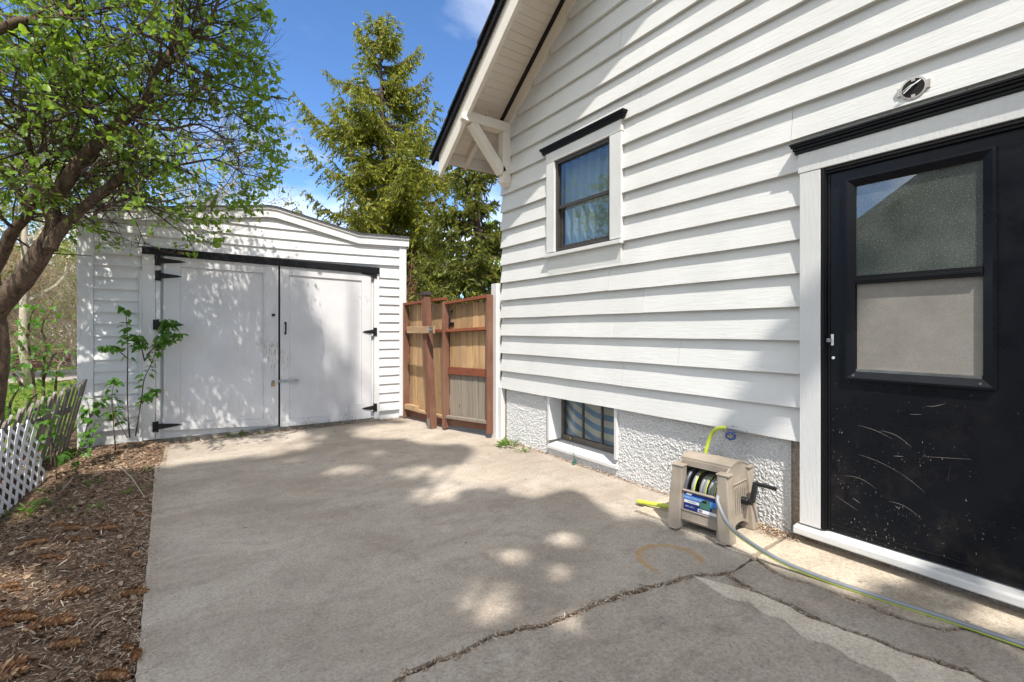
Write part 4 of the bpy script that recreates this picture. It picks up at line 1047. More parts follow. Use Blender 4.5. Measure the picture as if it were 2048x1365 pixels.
ff = Fr((2.665, 6.50), (2.79, 5.50))
fence = empty('cedar_fence', ff.p(ff.L / 2, 0, 0.05), 'short cedar fence panel joining the shed to the gate', 'fence')
L2 = ff.L
def fp(name, mat, *a, **kw): return gp(name, mat, *a, fr=ff, par=fence, **kw)
fp('stile', 'redstain', 0.0, 0.04, 0.0, 0.08, 0.02, 1.60)
fp('rail', 'redrail', 0.0, L2, 0.0, 0.082, 1.601, 1.636, 1.63, 1.665)
fp('rail', 'redrail', 0.041, L2, 0.002, 0.07, 1.22, 1.258)
fp('rail', 'rawwood', 0.041, 0.33, 0.002, 0.08, 0.14, 0.21); fp('rail', 'rawwood', 0.331, L2, 0.002, 0.06, 0.13, 0.165)
fp('kick_board', 'redstain', 0.041, L2, -0.018, 0.0, 0.02, 0.138)
for i in range(10):
    w = (L2 - 0.042) / 10; a = 0.042 + w * i
    for z0, z1 in ((1.259, 1.60), (0.166, 1.219)):
        fp('plank', 'cedar', a + 0.003, a + w - 0.003, -0.018 + rnd.uniform(-0.002, 0.002), rnd.uniform(-0.005, 0.0), z0, z1, bev=0.002)
# leaning red post with cap and latch board
post = empty('fence_post', ff.p(0.84, 0.1, 0.0), 'leaning red stained post with dark cap in front of the fence panel', 'post')
a = Vector(ff.p(0.855, 0.135, 0.0)); b = Vector(ff.p(0.70, 0.135, 1.70))
mb = MB(); mb.beam(a, b, 0.09, 0.09, up=ff.n); mb.build('shaft', M['redstain'], post, bev=0.003)
mb = MB(); dd = (b - a).normalized(); mb.beam(b, b + dd * 0.03, 0.125, 0.125, up=ff.n); mb.beam(b + dd * 0.031, b + dd * 0.05, 0.09, 0.09, up=ff.n); mb.build('cap', simple('dark_cap', (0.05, 0.04, 0.035), 0.7), post, bev=0.004)
mb = MB(); mb.beam(a + dd * 0.0 + ff.n * 0.05, a + dd * 0.13 + ff.n * 0.05, 0.07, 0.008, up=ff.n); mb.build('metal_foot', M['zinc'], post)
mb = MB(); ff.box(mb, 0.34, 1.0, 0.185, 0.21, 1.21, 1.30); mb.build('latch_board', M['rawwood'], post, bev=0.002)
mb = MB(); ff.box(mb, 0.93, 0.99, 0.2105, 0.225, 1.225, 1.29); mb.tube([ff.p(0.9, 0.235, 1.27), ff.p(1.03, 0.235, 1.25)], 0.009, 8); mb.tube([ff.p(0.95, 0.23, 1.22), ff.p(0.96, 0.235, 1.30)], 0.008, 8); mb.build('gate_latch', M['zinc'], post)
mb = MB(); mb.box(2.76, 2.86, 7.2, 7.3, 0, 1.74); tag(mb.build('white_post', M['shedv'], bev=0.004), 'white post standing just beyond the cedar fence panel', 'post')

# ------------------------------------------------------------------ hose reel
ra = R(7)
rf = Vector((math.sin(ra), -math.cos(ra), 0)); rg = Vector((math.cos(ra), math.sin(ra), 0))
F0 = Vector((2.555, 1.955, 0.013)); RW, RD, RH = 0.385, 0.375, 0.40
def rp_(a, b, z, taper=True):
    k = 0.075 * z / RH if taper else 0
    a = a + (RW / 2 - a) * k; b = b + (RD / 2 - b) * k
    return F0 + rf * a + rg * b + Vector((0, 0, z))
reel = empty('hose_reel', F0 + rf * RW / 2 + rg * RD / 2, 'taupe plastic hose reel box with grey hose wound inside', 'hose reel')
def rbox(m, a0, a1, b0, b1, z0, z1):
    m.hexa([rp_(a0, b0, z0), rp_(a1, b0, z0), rp_(a1, b1, z0), rp_(a0, b1, z0), rp_(a0, b0, z1), rp_(a1, b0, z1), rp_(a1, b1, z1), rp_(a0, b1, z1)]); return m
def rpart(name, mat, *a, bev=0.004, **kw):
    m = MB(); rbox(m, *a); return m.build(name, M[mat], reel, bev=bev, **kw)
for a0, a1 in ((0, 0.075), (RW - 0.075, RW)):
    for b0, b1 in ((0, 0.065), (RD - 0.065, RD)):
        # corner post, wider at the base
        m = MB(); ex = 0.012; sa = -1 if a0 == 0 else 1; sb = -1 if b0 == 0 else 1
        lo = [(a0 - (ex if sa < 0 else 0), b0 - (ex if sb < 0 else 0)), (a1 + (ex if sa > 0 else 0), b0 - (ex if sb < 0 else 0)), (a1 + (ex if sa > 0 else 0), b1 + (ex if sb > 0 else 0)), (a0 - (ex if sa < 0 else 0), b1 + (ex if sb > 0 else 0))]
        m.hexa([rp_(x, y, 0) for x, y in lo] + [rp_(a0, b0, RH - 0.02), rp_(a1 - (0.012 if sa > 0 else 0), b0, RH - 0.02), rp_(a1 - 0.0, b1, RH - 0.02), rp_(a0, b1, RH - 0.02)])
        m.build('corner_post', M['plastic'], reel, bev=0.006)
        m = MB(); rbox(m, a0 - 0.004, a1 + 0.004, b0 - 0.004, b1 + 0.004, RH - 0.0195, RH - 0.008); m.build('post_cap', M['plastic'], reel, bev=0.003)
rpart('front_panel', 'plastic', 0.0755, RW - 0.0755, 0.012, 0.024, 0.05, 0.235)
rpart('panel_lip', 'plastic', 0.0755, RW - 0.0755, 0.004, 0.026, 0.2355, 0.246)
rpart('panel_ridge', 'plastic', 0.0755, RW - 0.0755, 0.006, 0.0118, 0.118, 0.124)
rpart('panel_ridge', 'plastic', 0.0755, RW - 0.0755, 0.007, 0.0118, 0.062, 0.067)
rpart('back_panel', 'plastic', 0.0755, RW - 0.0755, RD - 0.03, RD - 0.018, 0.04, 0.37)
# side panels with slats, arch at the foot and a curved top
def arcz(b): t = (b - RD / 2) / (RD / 2); return 0.375 + 0.055 * (1 - t * t)
for side, a0 in ((-1, 0.022), (1, RW - 0.034)):
    m = MB(); nb = 14
    for i in range(nb):
        b0 = 0.04 + (RD - 0.08) * i / nb; b1 = 0.04 + (RD - 0.08) * (i + 1) / nb
        def foot(b): t = (b - RD / 2) / (RD / 2 - 0.04); return 0.02 + 0.055 * max(0, 1 - t * t)
        m.hexa([rp_(a0, b0, foot(b0)), rp_(a0 + 0.012, b0, foot(b0)), rp_(a0 + 0.012, b1, foot(b1)), rp_(a0, b1, foot(b1)), rp_(a0, b0, arcz(b0)), rp_(a0 + 0.012, b0, arcz(b0)), rp_(a0 + 0.012, b1, arcz(b1)), rp_(a0, b1, arcz(b1))])
    m.build('side_panel', M['plastic'], reel)
for i in range(8):
    b = 0.085 + i * 0.026
    m = MB(); rbox(m, RW - 0.0225, RW - 0.017, b, b + 0.016, 0.13, 0.27 + 0.02 * math.sin(i / 7 * math.pi)); m.build('slat', M['plastic'], reel, bev=0.001)
    m = MB(); rbox(m, RW - 0.0222, RW - 0.0205, b + 0.0165, b + 0.0255, 0.13, 0.27 + 0.02 * math.sin(i / 7 * math.pi)); m.build('slot', M['void'], reel)
m = MB(); rbox(m, RW - 0.022, RW - 0.014, 0.07, RD - 0.07, 0.31, 0.318); m.build('side_ridge', M['plastic'], reel, bev=0.002)
# lid
m = MB(); nb = 12
for i in range(nb):
    b0 = 0.085 + (RD - 0.095) * i / nb; b1 = 0.085 + (RD - 0.095) * (i + 1) / nb
    m.hexa([rp_(0.018, b0, arcz(b0) + 0.001), rp_(RW - 0.018, b0, arcz(b0) + 0.001), rp_(RW - 0.018, b1, arcz(b1) + 0.001), rp_(0.018, b1, arcz(b1) + 0.001), rp_(0.018, b0, arcz(b0) + 0.013), rp_(RW - 0.018, b0, arcz(b0) + 0.013), rp_(RW - 0.018, b1, arcz(b1) + 0.013), rp_(0.018, b1, arcz(b1) + 0.013)])
m.build('lid', M['plastic'], reel, smooth=False)
rpart('lid_lip', 'plastic', 0.02, RW - 0.02, 0.078, 0.0848, 0.375, 0.415, bev=0.002)
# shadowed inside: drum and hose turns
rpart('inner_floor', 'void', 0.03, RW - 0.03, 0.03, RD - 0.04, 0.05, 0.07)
def turn(ac, rad, thick, mat, tilt=0.0, z0=0.215, name='hose_turn'):
    pts = []
    for i in range(29):
        t = 2 * math.pi * i / 28
        pts.append(rp_(ac + tilt * math.cos(t), RD / 2 + rad * math.cos(t), z0 + rad * math.sin(t), False))
    m = MB(); m.tube(pts, thick, 8, cap=False); m.build(name, M[mat], reel, smooth=True)
turn(0.105, 0.145, 0.013, 'hosedark', 0.02)
for i, (ac, rd, mt, tl) in enumerate(((0.135, 0.125, 'hosegrey', 0.01), (0.185, 0.112, 'hosegrey', 0.012), (0.210, 0.115, 'hosegrey', 0.016), (0.235, 0.105, 'hosegrey', 0.01), (0.258, 0.115, 'hosegrey', 0.008), (0.285, 0.115, 'hosegrey', 0.006), (0.31, 0.12, 'hosegrey', 0.01))):
    turn(ac, rd, 0.0118, mt, tl)
    turn(ac + 0.011, rd + 0.003, 0.004, 'hoseyel', tl, name='hose_stripe')
# feet
for a0 in (0.01, RW - 0.07):
    m = MB(); rbox(m, a0, a0 + 0.06, -0.032, -0.0125, 0.0, 0.008); m.build('foot', M['plastic'], reel, bev=0.003)
# printed label
Ln = -rg
def lab(name, a0, a1, z0, z1, mat, o=0.0, par=None):
    # printed patches 0.4 mm proud of each other
    def q(a, z): p = rp_(a, 0.0115, z); return p + Ln * o
    m = MB(); m.prism([q(a0, z0), q(a1, z0), q(a1, z1), q(a0, z1)], Ln * 0.0004); return m.build(name, mat, par)
labl = lab('label', 0.088, RW - 0.079, 0.127, 0.232, M['blue'], 0.0, reel)
def L_(name, *a, **k): return lab(name, *a, par=labl)
la0, la1 = 0.088, RW - 0.079
lw = la1 - la0
def LB(name, u0, u1, v0, v1, mat, o=0.0006): return lab(name, la0 + lw * u0, la0 + lw * u1, 0.127 + 0.105 * v0, 0.127 + 0.105 * v1, mat, o, labl)
LB('printed_band', 0.0, 0.62, 0.60, 0.84, M['lblue'])
LB('printed_box', 0.02, 0.48, 0.40, 0.57, M['white'])
LB('printed_band', 0.80, 1.0, 0.45, 0.80, M['lblue'])
LB('printed_picture', 0.50, 0.80, 0.28, 0.82, M['green'])
LB('printed_picture', 0.55, 0.70, 0.62, 0.76, M['void'], 0.0012)
LB('printed_picture', 0.86, 0.99, 0.20, 0.52, M['zinc'])
LB('printed_box', 0.44, 1.0, 0.03, 0.22, M['white'])
for i in range(9):
    LB('bar', 0.47 + i * 0.012, 0.476 + i * 0.012, 0.06, 0.19, M['black'], 0.0012)
def ltext(s_, u, v, size, mat, o=0.0012):
    p = rp_(la0 + lw * u, 0.0115, 0.127 + 0.105 * v) + Ln * (o + 0.0004)
    textmesh('print', s_, size, mat, p, rf, Vector((0, 0, 1)), labl)
ltext('HOSE HIDEAWAY', 0.31, 0.72, 0.0145, M['white'])
ltext('HOSE REEL', 0.25, 0.485, 0.011, M['black'])
ltext('100 ft. 5/8 in.', 0.2, 0.2, 0.012, M['white'])
m = MB(); c = rp_(la0 + lw * 0.16, 0.0115, 0.127 + 0.105 * 0.92) + Ln * 0.0006
m.prism([c + rf * 0.020 * math.cos(t) + Vector((0, 0, 0.006 * math.sin(t))) for t in [2 * math.pi * i / 20 for i in range(20)]], Ln * 0.0004); m.build('oval_mark', M['white'], labl)
# crank
hb = rp_(RW + 0.0, RD * 0.60, 0.20); oa = rf
m = MB(); m.tube([hb - oa * 0.03, hb + oa * 0.02], 0.024, 14); m.tube([hb + oa * 0.0201, hb + oa * 0.045], 0.018, 12); m.build('hub', M['blackplastic'], reel, bev=0.002)
m = MB(); top = hb + oa * 0.045 + Vector((0, 0, 0.115)) + rg * 0.045
m.beam(hb + oa * 0.042, top, 0.022, 0.03, up=rf); m.build('crank_arm', M['blackplastic'], reel, bev=0.005)
m = MB(); m.tube([top - Vector((0, 0, 0.008)) + oa * 0.0, top + oa * 0.03 - Vector((0, 0, 0.01)), top + oa * 0.115 + Vector((0, 0, -0.014))], [0.016, 0.012, 0.0125], 10); m.build('crank_grip', M['blackplastic'], reel)

# hoses
def smoothpath(pts, n=10):
    pts = [Vector(p) for p in pts]; out = []
    for i in range(len(pts) - 1):
        p0 = pts[max(i - 1, 0)]; p1 = pts[i]; p2 = pts[i + 1]; p3 = pts[min(i + 2, len(pts) - 1)]
        for k in range(n):
            t = k / n
            out.append(0.5 * ((2 * p1) + (-p0 + p2) * t + (2 * p0 - 5 * p1 + 4 * p2 - p3) * t * t + (-p0 + 3 * p1 - 3 * p2 + p3) * t ** 3))
    out.append(pts[-1]); return out
hp = smoothpath([rp_(0.30, 0.08, 0.27), rp_(0.315, 0.01, 0.262), rp_(0.335, -0.03, 0.225), (2.535, 1.53, 0.15), (2.555, 1.40, 0.085), (2.58, 1.26, 0.045), (2.61, 1.10, 0.026), (2.645, 0.90, 0.021), (2.68, 0.70, 0.021), (2.705, 0.50, 0.021), (2.72, 0.28, 0.021), (2.72, 0.0, 0.021), (2.66, -0.5, 0.021), (2.5, -1.2, 0.02)])
gh = empty('garden_hose', (2.6, 0.6, 0.01), 'grey garden hose with yellow stripe running from the reel across the pale pad', 'hose')
m = MB(); m.tube(hp, 0.0115, 12); m.build('hose_tube', M['hosegrey'], gh, smooth=True)
m = MB(); m.tube([p + Vector((-0.0055, -0.001, -0.0065)) for p in hp[26:]], 0.0060, 6); m.build('hose_stripe', M['hoseyel'], gh, smooth=True)
fc_ = onX(1466, 860, 3.0)
m = MB(); hs = smoothpath([(2.86, 1.93, 0.10), (2.93, 1.965, 0.30), (2.955, 1.955, 0.44), (2.965, 1.92, 0.55), (2.95, 1.86, 0.598), (2.95, 1.80, 0.610)])
yh = empty('supply_hose', (2.9, 1.95, 0.1), 'yellow green hose rising from behind the reel to the wall tap', 'hose')
m.tube(hs, 0.0125, 12); m.build('hose_tube', M['hoseyel'], yh, smooth=True)
m = MB(); m.tube(smoothpath([(2.95, 1.803, 0.6102), (2.95, 1.74, 0.611), (2.955, 1.68, 0.603), (2.958, fc_.y + 0.035, 0.594)]), 0.0135, 12); m.build('hose_sleeve', M['hosegrey'], yh, smooth=True)
m = MB(); m.tube([(2.958, fc_.y + 0.038, 0.594), (2.96, fc_.y + 0.012, 0.590)], 0.017, 12); m.build('coupling', M['zinc'], yh)
m = MB(); lp = smoothpath([(2.80, 1.95, 0.07), (2.76, 2.03, 0.055), (2.72, 2.14, 0.045), (2.69, 2.26, 0.035), (2.685, 2.31, 0.026), (2.70, 2.32, 0.026), (2.74, 2.24, 0.026), (2.80, 2.12, 0.03), (2.87, 2.0, 0.03), (2.9, 1.93, 0.03)])
tag(m.tube(lp, 0.0125, 12).build('hose_loop', M['hoseyel'], smooth=True), 'folded loop of yellow green hose lying left of the reel', 'hose')
# tap
tap = empty('wall_tap', (3.0, fc_.y, 0.58), 'brass wall tap with blue wheel handle under the siding', 'tap')
ty = fc_.y
m = MB(); m.tube([(3.04, ty - 0.01, 0.585), (2.975, ty, 0.585), (2.96, ty + 0.014, 0.589)], 0.015, 10); m.tube([(2.975, ty, 0.588), (2.945, ty - 0.015, 0.572)], 0.012, 8); m.build('valve_body', M['brass'], tap, smooth=True)
m = MB(); cc = Vector((2.935, ty - 0.022, 0.565)); ax = Vector((-0.8, -0.45, -0.35)).normalized(); u = ax.orthogonal().normalized(); v = ax.cross(u)
m.tube([cc + (u * math.cos(t) + v * math.sin(t)) * (0.026 + 0.003 * math.cos(6 * t)) for t in [2 * math.pi * i / 30 for i in range(31)]], 0.0065, 8, cap=False)
m.build('wheel_handle', M['wheelblue'], tap, smooth=True)
m = MB()
for i in range(5):
    t = 2 * math.pi * i / 5; m.tube([cc, cc + (u * math.cos(t) + v * math.sin(t)) * 0.024], 0.004, 6)
m.tube([cc - ax * 0.01, cc + ax * 0.008], 0.008, 8); m.build('wheel_spokes', M['zinc'], tap)
m = MB(); m.add([(W - 0.0225, ty + 0.045, 0.588), (W - 0.0225, ty - 0.04, 0.586), (W - 0.0215, ty - 0.03, 0.606), (W - 0.0210, ty + 0.005, 0.616), (W - 0.0215, ty + 0.035, 0.608)], [(0, 1, 2, 3, 4)]); m.build('pipe_hole', M['void'], house)

# stake by the basement sill
g0 = onZ(1138, 932); 
m = MB(); m.tube([(3.03, g0.y, 0.0), (3.02, g0.y + 0.01, 0.06), (3.015, g0.y + 0.015, 0.18)], [0.006, 0.004, 0.002], 6); m.tube([(3.0, g0.y, 0.004), (3.01, g0.y, 0.05)], [0.016, 0.006], 6)
tag(m.build('green_stake', simple('green_plastic', (0.03, 0.12, 0.08), 0.5)), 'thin green plastic stake leaning under the basement window', 'stake')
#=SPLIT2=
# ------------------------------------------------------------------ picket fence and lattice at the left
pk = empty('picket_fence', (-1.0, 5.2, 0), 'weathered grey picket fence leaning over beside the shed', 'fence')
N = 38
for i in range(N):
    yb = 6.42 - i * 0.072; t = max(0, 1 - i / 17.0)
    base = Vector((-1.21 + 0.26 * t + rnd.uniform(-0.012, 0.012), yb + rnd.uniform(-0.006, 0.006), -0.02))
    topp = base + Vector((0.12 + 0.06 * t, 0.16 - 0.22 * t * t + rnd.uniform(-0.015, 0.015), 0.60 + 0.19 * t ** 0.8 + rnd.uniform(-0.02, 0.02)))
    d = (topp - base).normalized(); w = 0.062; e = Vector((rnd.uniform(-0.3, 0.1), 1, 0)); e = (e - d * e.dot(d)).normalized(); nn = d.cross(e).normalized() * 0.016
    tw = e * (w / 2); m = MB()
    m.prism([base - tw, base + tw, topp + tw - d * 0.035, topp + tw * 0.3, topp - tw * 0.3, topp - tw - d * 0.035], nn); m.build('picket', M['picket'], pk)
for zz in (0.16, 0.42):
    m = MB(); m.beam((-1.262 + zz * 0.21, 3.6, zz), (-1.262 + zz * 0.21, 5.2, zz + 0.01), 0.025, 0.06); m.build('rail', M['picket'], pk, label='rail behind the pickets')
    m = MB(); m.beam((-1.262 + zz * 0.21, 5.201, zz + 0.01), (-1.01 + zz * 0.24, 6.4, zz + 0.05), 0.025, 0.06); m.build('rail', M['picket'], pk, label='rail behind the pickets')
lt = empty('lattice_panel', (-0.95, 4.6, 0), 'white plastic diamond lattice panel leaning against the grey pickets', 'lattice')
LA = Vector((-0.905, 5.44, -0.02)); LU = Vector((-0.115, -0.99, 0)).normalized(); LVv = Vector((-0.10, 0.0, 0.995)).normalized(); LNn = LU.cross(LVv).normalized()
def lp3(u, v, o=0):   # waving sheet; the right-hand end leans in
    w = 0.03 * math.sin(u * 4.0) * v / 0.5
    return LA + LU * (u + 0.20 * v) + LVv * v + LNn * (o + w)
U0, U1, V0, V1 = 0.0, 1.9, 0.0, 0.56; sp_ = 0.122
for dirn in (1, -1):
    c0 = -0.6
    while c0 < U1 + 0.6:
        pts = []
        for i in range(25):
            v = V0 + (V1 - V0) * i / 24; u = c0 + dirn * v
            if U0 <= u <= U1: pts.append((u, v))
        if len(pts) >= 3:
            m = MB(); h = 0.0165; o = 0.003 * dirn; st = pts[::3] + ([pts[-1]] if (len(pts) - 1) % 3 else [])
            for (ua, va), (ub, vb) in zip(st[:-1], st[1:]):
                pr = Vector((-(vb - va), ub - ua)).normalized() * h
                q = [lp3(ua + pr.x, va + pr.y, o), lp3(ub + pr.x, vb + pr.y, o), lp3(ub - pr.x, vb - pr.y, o), lp3(ua - pr.x, va - pr.y, o)]
                m.prism(q, LNn * 0.003)
            m.build('strip', M['lattice'], lt, fix=False)
        c0 += sp_

# ------------------------------------------------------------------ cones
mb = MB(); rows, seg = 11, 7
for r in range(rows):
    t = (r + 0.5) / rows; rad = 0.235 * math.sin(math.pi * (0.12 + 0.82 * t)) ** 0.7; yy = t - 0.5
    for k in range(seg):
        a = 2 * math.pi * (k + 0.5 * (r % 2)) / seg; da = math.pi / seg * 1.1
        def q(an, rr, y): return (rr * math.cos(an), y, rr * math.sin(an))
        mb.add([q(a - da, rad * 0.8, yy - 0.05), q(a, rad * 0.62, yy - 0.09), q(a + da, rad * 0.8, yy - 0.05), q(a, rad * 1.3, yy + 0.055), ], [(0, 1, 2, 3)])
core = MB(); core.tube([(0, -0.5, 0), (0, -0.3, 0), (0, 0.2, 0), (0, 0.5, 0)], [0.05, 0.14, 0.13, 0.03], 7); mb.add(core.v, core.f)
cme = bpy.data.meshes.new('spruce_cone'); cme.from_pydata(mb.v, [], mb.f); cme.materials.append(M['cone'])
cones = [((970, 195), 0.06, 0.3, 'small pale spruce cone by the slab edge below the lattice'), ((395, 300), .06, 1.1, 'short tan cone leaning on a darker cone near the lattice'),
 ((500, 335), .09, 0.1, 'long brown cone next to the short tan cone'), ((725, 318), .10, 0.25, 'dark open spruce cone beside a pale twig'), ((510, 397), .06, -0.2, None), ((612, 382), .05, 0.6, None),
 ((160, 458), .055, 1.0, None), ((255, 428), .08, 0.3, None), ((935, 465), .05, 1.5, 'round end-on cone close to the slab edge'), ((305, 515), .08, 0.3, 'reddish curved cone in the open litter'), ((400, 512), .05, -0.3, None),
 ((640, 578), .06, 0.8, None), ((922, 727), .10, 0.15, 'long slim cone pointing across the slab edge'), ((75, 718), .06, 0.5, None), ((435, 768), .06, 0.9, None), ((532, 742), .10, 0.6, 'dark slim cone touching a chewed one'),
 ((35, 920), .07, -0.8, None), ((150, 932), .10, 0.15, None), ((275, 978), .09, 0.7, None), ((412, 952), .11, 0.25, 'longest cone of the cluster near the left frame edge'), ((467, 1112), .09, 0.3, 'lone brown cone in fine needles'), ((868, 1085), .06, -0.4, 'chewed pale cone at the slab corner'),
 ((930, 1160), .055, -1.2, 'dark red stubby cone touching the slab edge'), ((780, 1295), .10, 0.1, 'broad reddish cone near the bottom of the slab edge'), ((60, 1270), .10, 0.8, None), ((90, 1322), .09, 0.9, None), ((115, 742), .05, .2, None), ((30, 985), .06, .4, None), ((700, 560), .05, .4, None), ((860, 830 - 400), .045, .9, None)]
CL = ['small open cone right of the dark open spruce cone pair below the lattice', 'tiny tan cone between the two dark cones in mid bed', 'upright tan cone near the left frame edge', 'dark brown cone just right of the upright tan cone', 'short cone touching the reddish curved cone', 'half buried cone in the middle of the litter', 'faded cone at the left frame edge level with the long slim cone', 'chewed cone with its scales spread beside the dark slim cone', 'dark cone cut by the left frame edge above the bottom cluster', 'brown cone at the left end of the bottom cluster', 'light brown cone crossing the longest cone of the cluster', 'ochre cone in the bottom left corner', 'second ochre cone below the one in the bottom left corner', 'small cone above the faded cone at the left frame edge', 'pale cone under the bottom left cluster', 'small round cone right of the half buried cone', 'tiny cone in fine needles nearest the slab edge']
for (zx, zy), ln, hd_, lb in cones:
    p = onZ(zx / 3.413, 965 + zy / 3.413, 0.02); z = bedz(p.x, p.y) if p.x < -0.15 else 0
    ln *= 1.08
    o = bpy.data.objects.new('spruce_cone', cme); o.location = (p.x, p.y, z + ln * 0.16); o.scale = (ln * rnd.uniform(0.95, 1.15),) * 3; o.rotation_euler = (rnd.uniform(-0.15, 0.15), rnd.uniform(0, 6), hd_ * 1.0 - R(90) - A0 * 1.0)
    COL.objects.link(o); WLOC[o.name] = Vector(o.location)
    tag(o, lb or CL.pop(0), 'cone', 'spruce cones fallen on the bed')
p = onZ(1780, 1127, 0.03); o = bpy.data.objects.new('spruce_cone', cme); o.location = (p.x, p.y, 0.026); o.scale = (0.062,) * 3; o.rotation_euler = (0.1, 0, 0.9); COL.objects.link(o)
tag(o, 'red brown spruce cone tucked under the door threshold', 'cone', 'spruce cones fallen on the bed')

# loose sticks on the bed
for (a, b, lb) in (((820, 800), (985, 1005), 'long pale stick lying towards the slab edge'), ((630, 870), (715, 835), 'short grey stick lying near the picket fence'), ((430, 950), (500, 870), 'thin leaning twig beside the lattice')):
    pa = onZ(a[0] / 3.413, 700 + a[1] / 3.413, 0.04); pb = onZ(b[0] / 3.413, 700 + b[1] / 3.413, 0.04)
    m = MB(); m.tube([pa, pa.lerp(pb, 0.5) + Vector((0.01, 0.01, 0.01)), pb], [0.006, 0.005, 0.003], 6); tag(m.build('stick', M['twigpale']), lb, 'stick')

# ------------------------------------------------------------------ leaves and plants
def leafmesh(name, mat, L=1.0, Wd=0.8, fold=0.18, droop=0.25):
    # heart-shaped leaf, origin at the stalk, growing along +Y
    o = [(0, 0.02), (0.30, -0.06), (0.48, 0.12), (0.42, 0.42), (0.22, 0.74), (0, 1.0)]
    v = []; f = []
    for x, y in o: v.append((x * Wd, y * L, abs(x) * fold - droop * y * y))
    for x, y in o[1:-1]: v.append((-x * Wd, y * L, abs(x) * fold - droop * y * y))
    v.append((0, 0.4, -droop * 0.16)); c = len(v) - 1
    f = [(c, 0, 1, 2), (c, 2, 3), (c, 3, 4), (c, 4, 5), (c, 6, 0), (c, 7, 6), (c, 8, 7), (c, 9, 8), (c, 5, 9)]
    me = bpy.data.meshes.new(name); me.from_pydata(v, [], f); me.materials.append(mat)
    me.polygons.foreach_set('use_smooth', [True] * len(f))
    return me, v, f
LME, LV, LF = leafmesh('leaf', M['leafdark'])
_, LV2, LF2 = leafmesh('leaf2', M['leaf'], fold=0.25, droop=0.3)
SIMV = [(0, 0, 0), (0.33, 0.35, 0.08), (0, 1, -0.12), (-0.33, 0.35, 0.08)]; SIMF = [(0, 1, 2), (0, 2, 3)]

def sapling(name, stems, label, nleaf, lsz, Yp, seed, cat='sapling', group=None, mat='twig', lm=None, rstem=0.006):
    """stems: list of pixel polylines on the plane Y=Yp"""
    rs = random.Random(seed)
    P3 = [[onY(px, py, Yp + rs.uniform(-0.06, 0.06)) for px, py in st] for st in stems]
    root = empty(name, (P3[0][0].x, P3[0][0].y, max(0, P3[0][0].z)), label, cat, group)
    for pts in P3:
        n = len(pts); m = MB(); m.tube(smoothpath(pts, 4), [rstem * (1 - 0.75 * i / ((n - 1) * 4)) for i in range((n - 1) * 4 + 1)], 6); m.build('stem', M[mat], root, smooth=True)
    tot = sum(len(p) for p in P3)
    for k in range(nleaf):
        pts = rs.choice(P3); t = (0.28 + 0.72 * rs.random() ** 0.7) if len(pts) > 2 else rs.random(); f = t * (len(pts) - 1); i = min(int(f), len(pts) - 2)
        p = pts[i].lerp(pts[i + 1], f - i)
        az = rs.uniform(0, 6.283); out = Vector((math.cos(az), math.sin(az), 0)); q = p + out * rs.uniform(0.01, 0.05) + Vector((0, 0, rs.uniform(-0.01, 0.02)))
        s = lsz * rs.uniform(0.6, 1.2)
        o = bpy.data.objects.new('leaf', lm or LME); COL.objects.link(o); o.parent = root
        o.location = q - WLOC[root.name]; o.scale = (s, s, s)
        o.rotation_euler = (rs.uniform(-1.0, 0.15), rs.uniform(-0.5, 0.5), az - math.pi / 2)
    return root
def q2(l): return [(x / 3.413, 380 + y / 3.413) for x, y in l]
def q3(l): return [(x / 3.413, 700 + y / 3.413) for x, y in l]
sapling('lilac_sapling', [q3([(925, 590), (965, 340), (985, 200), (1035, 90)]) + q2([(1100, 1000), (1160, 900)]), q3([(885, 600), (870, 350), (872, 0)]) + q2([(870, 1000), (860, 860), (835, 800)]), q2([(985, 1160), (960, 1060), (925, 1000)]), q3([(970, 360), (1070, 270)]), q2([(985, 1170), (1050, 1080), (1150, 1040), (1230, 980)]), q2([(1000, 1130), (1110, 1010), (1180, 890)])],
        'tall lilac sapling with heart shaped leaves against the left shed door', 285, 0.066, 6.25, 3, rstem=0.007)
sapling('lilac_sapling', [q3([(790, 690), (770, 450), (765, 300), (790, 190)]), q3([(870, 600), (800, 480), (760, 420)]), q3([(872, 60), (770, -20)]) + q2([(720, 1080)])],
        'middle sapling in front of the shed corner siding', 85, 0.066, 6.05, 4)
sapling('lilac_sapling', [q3([(470, 830), (560, 620), (610, 460), (590, 320)]), q3([(500, 860), (590, 740), (620, 620), (640, 560), (650, 480)]), q3([(600, 480), (700, 350)])],
        'low sapling growing between the picket fence and the shed', 75, 0.062, 5.7, 5)
sapling('lilac_sapling', [q3([(390, 900), (350, 600), (270, 450), (275, 380)]), q3([(350, 800), (345, 600), (350, 450)]), q3([(640, 790), (500, 780), (380, 720)])],
        'thin sapling rising in front of the leaning pickets', 45, 0.055, 5.3, 6, rstem=0.005)
def weed(name, x, y, z, r, n, lsz, label, seed, lm):
    rs = random.Random(seed); root = empty(name, (x, y, z), label, 'weed', None)
    for k in range(n):
        az = rs.uniform(0, 6.283); d = rs.random() ** 0.6 * r; s = lsz * 0.85 * rs.uniform(0.6, 1.3)
        o = bpy.data.objects.new('leaf', lm); COL.objects.link(o); o.parent = root
        o.location = (math.cos(az) * d, math.sin(az) * d, rs.uniform(0.0, r * 0.35)); o.scale = (s, s, s); o.rotation_euler = (rs.uniform(0.0, 0.9), rs.uniform(-0.3, 0.3), az - math.pi / 2)
    return root
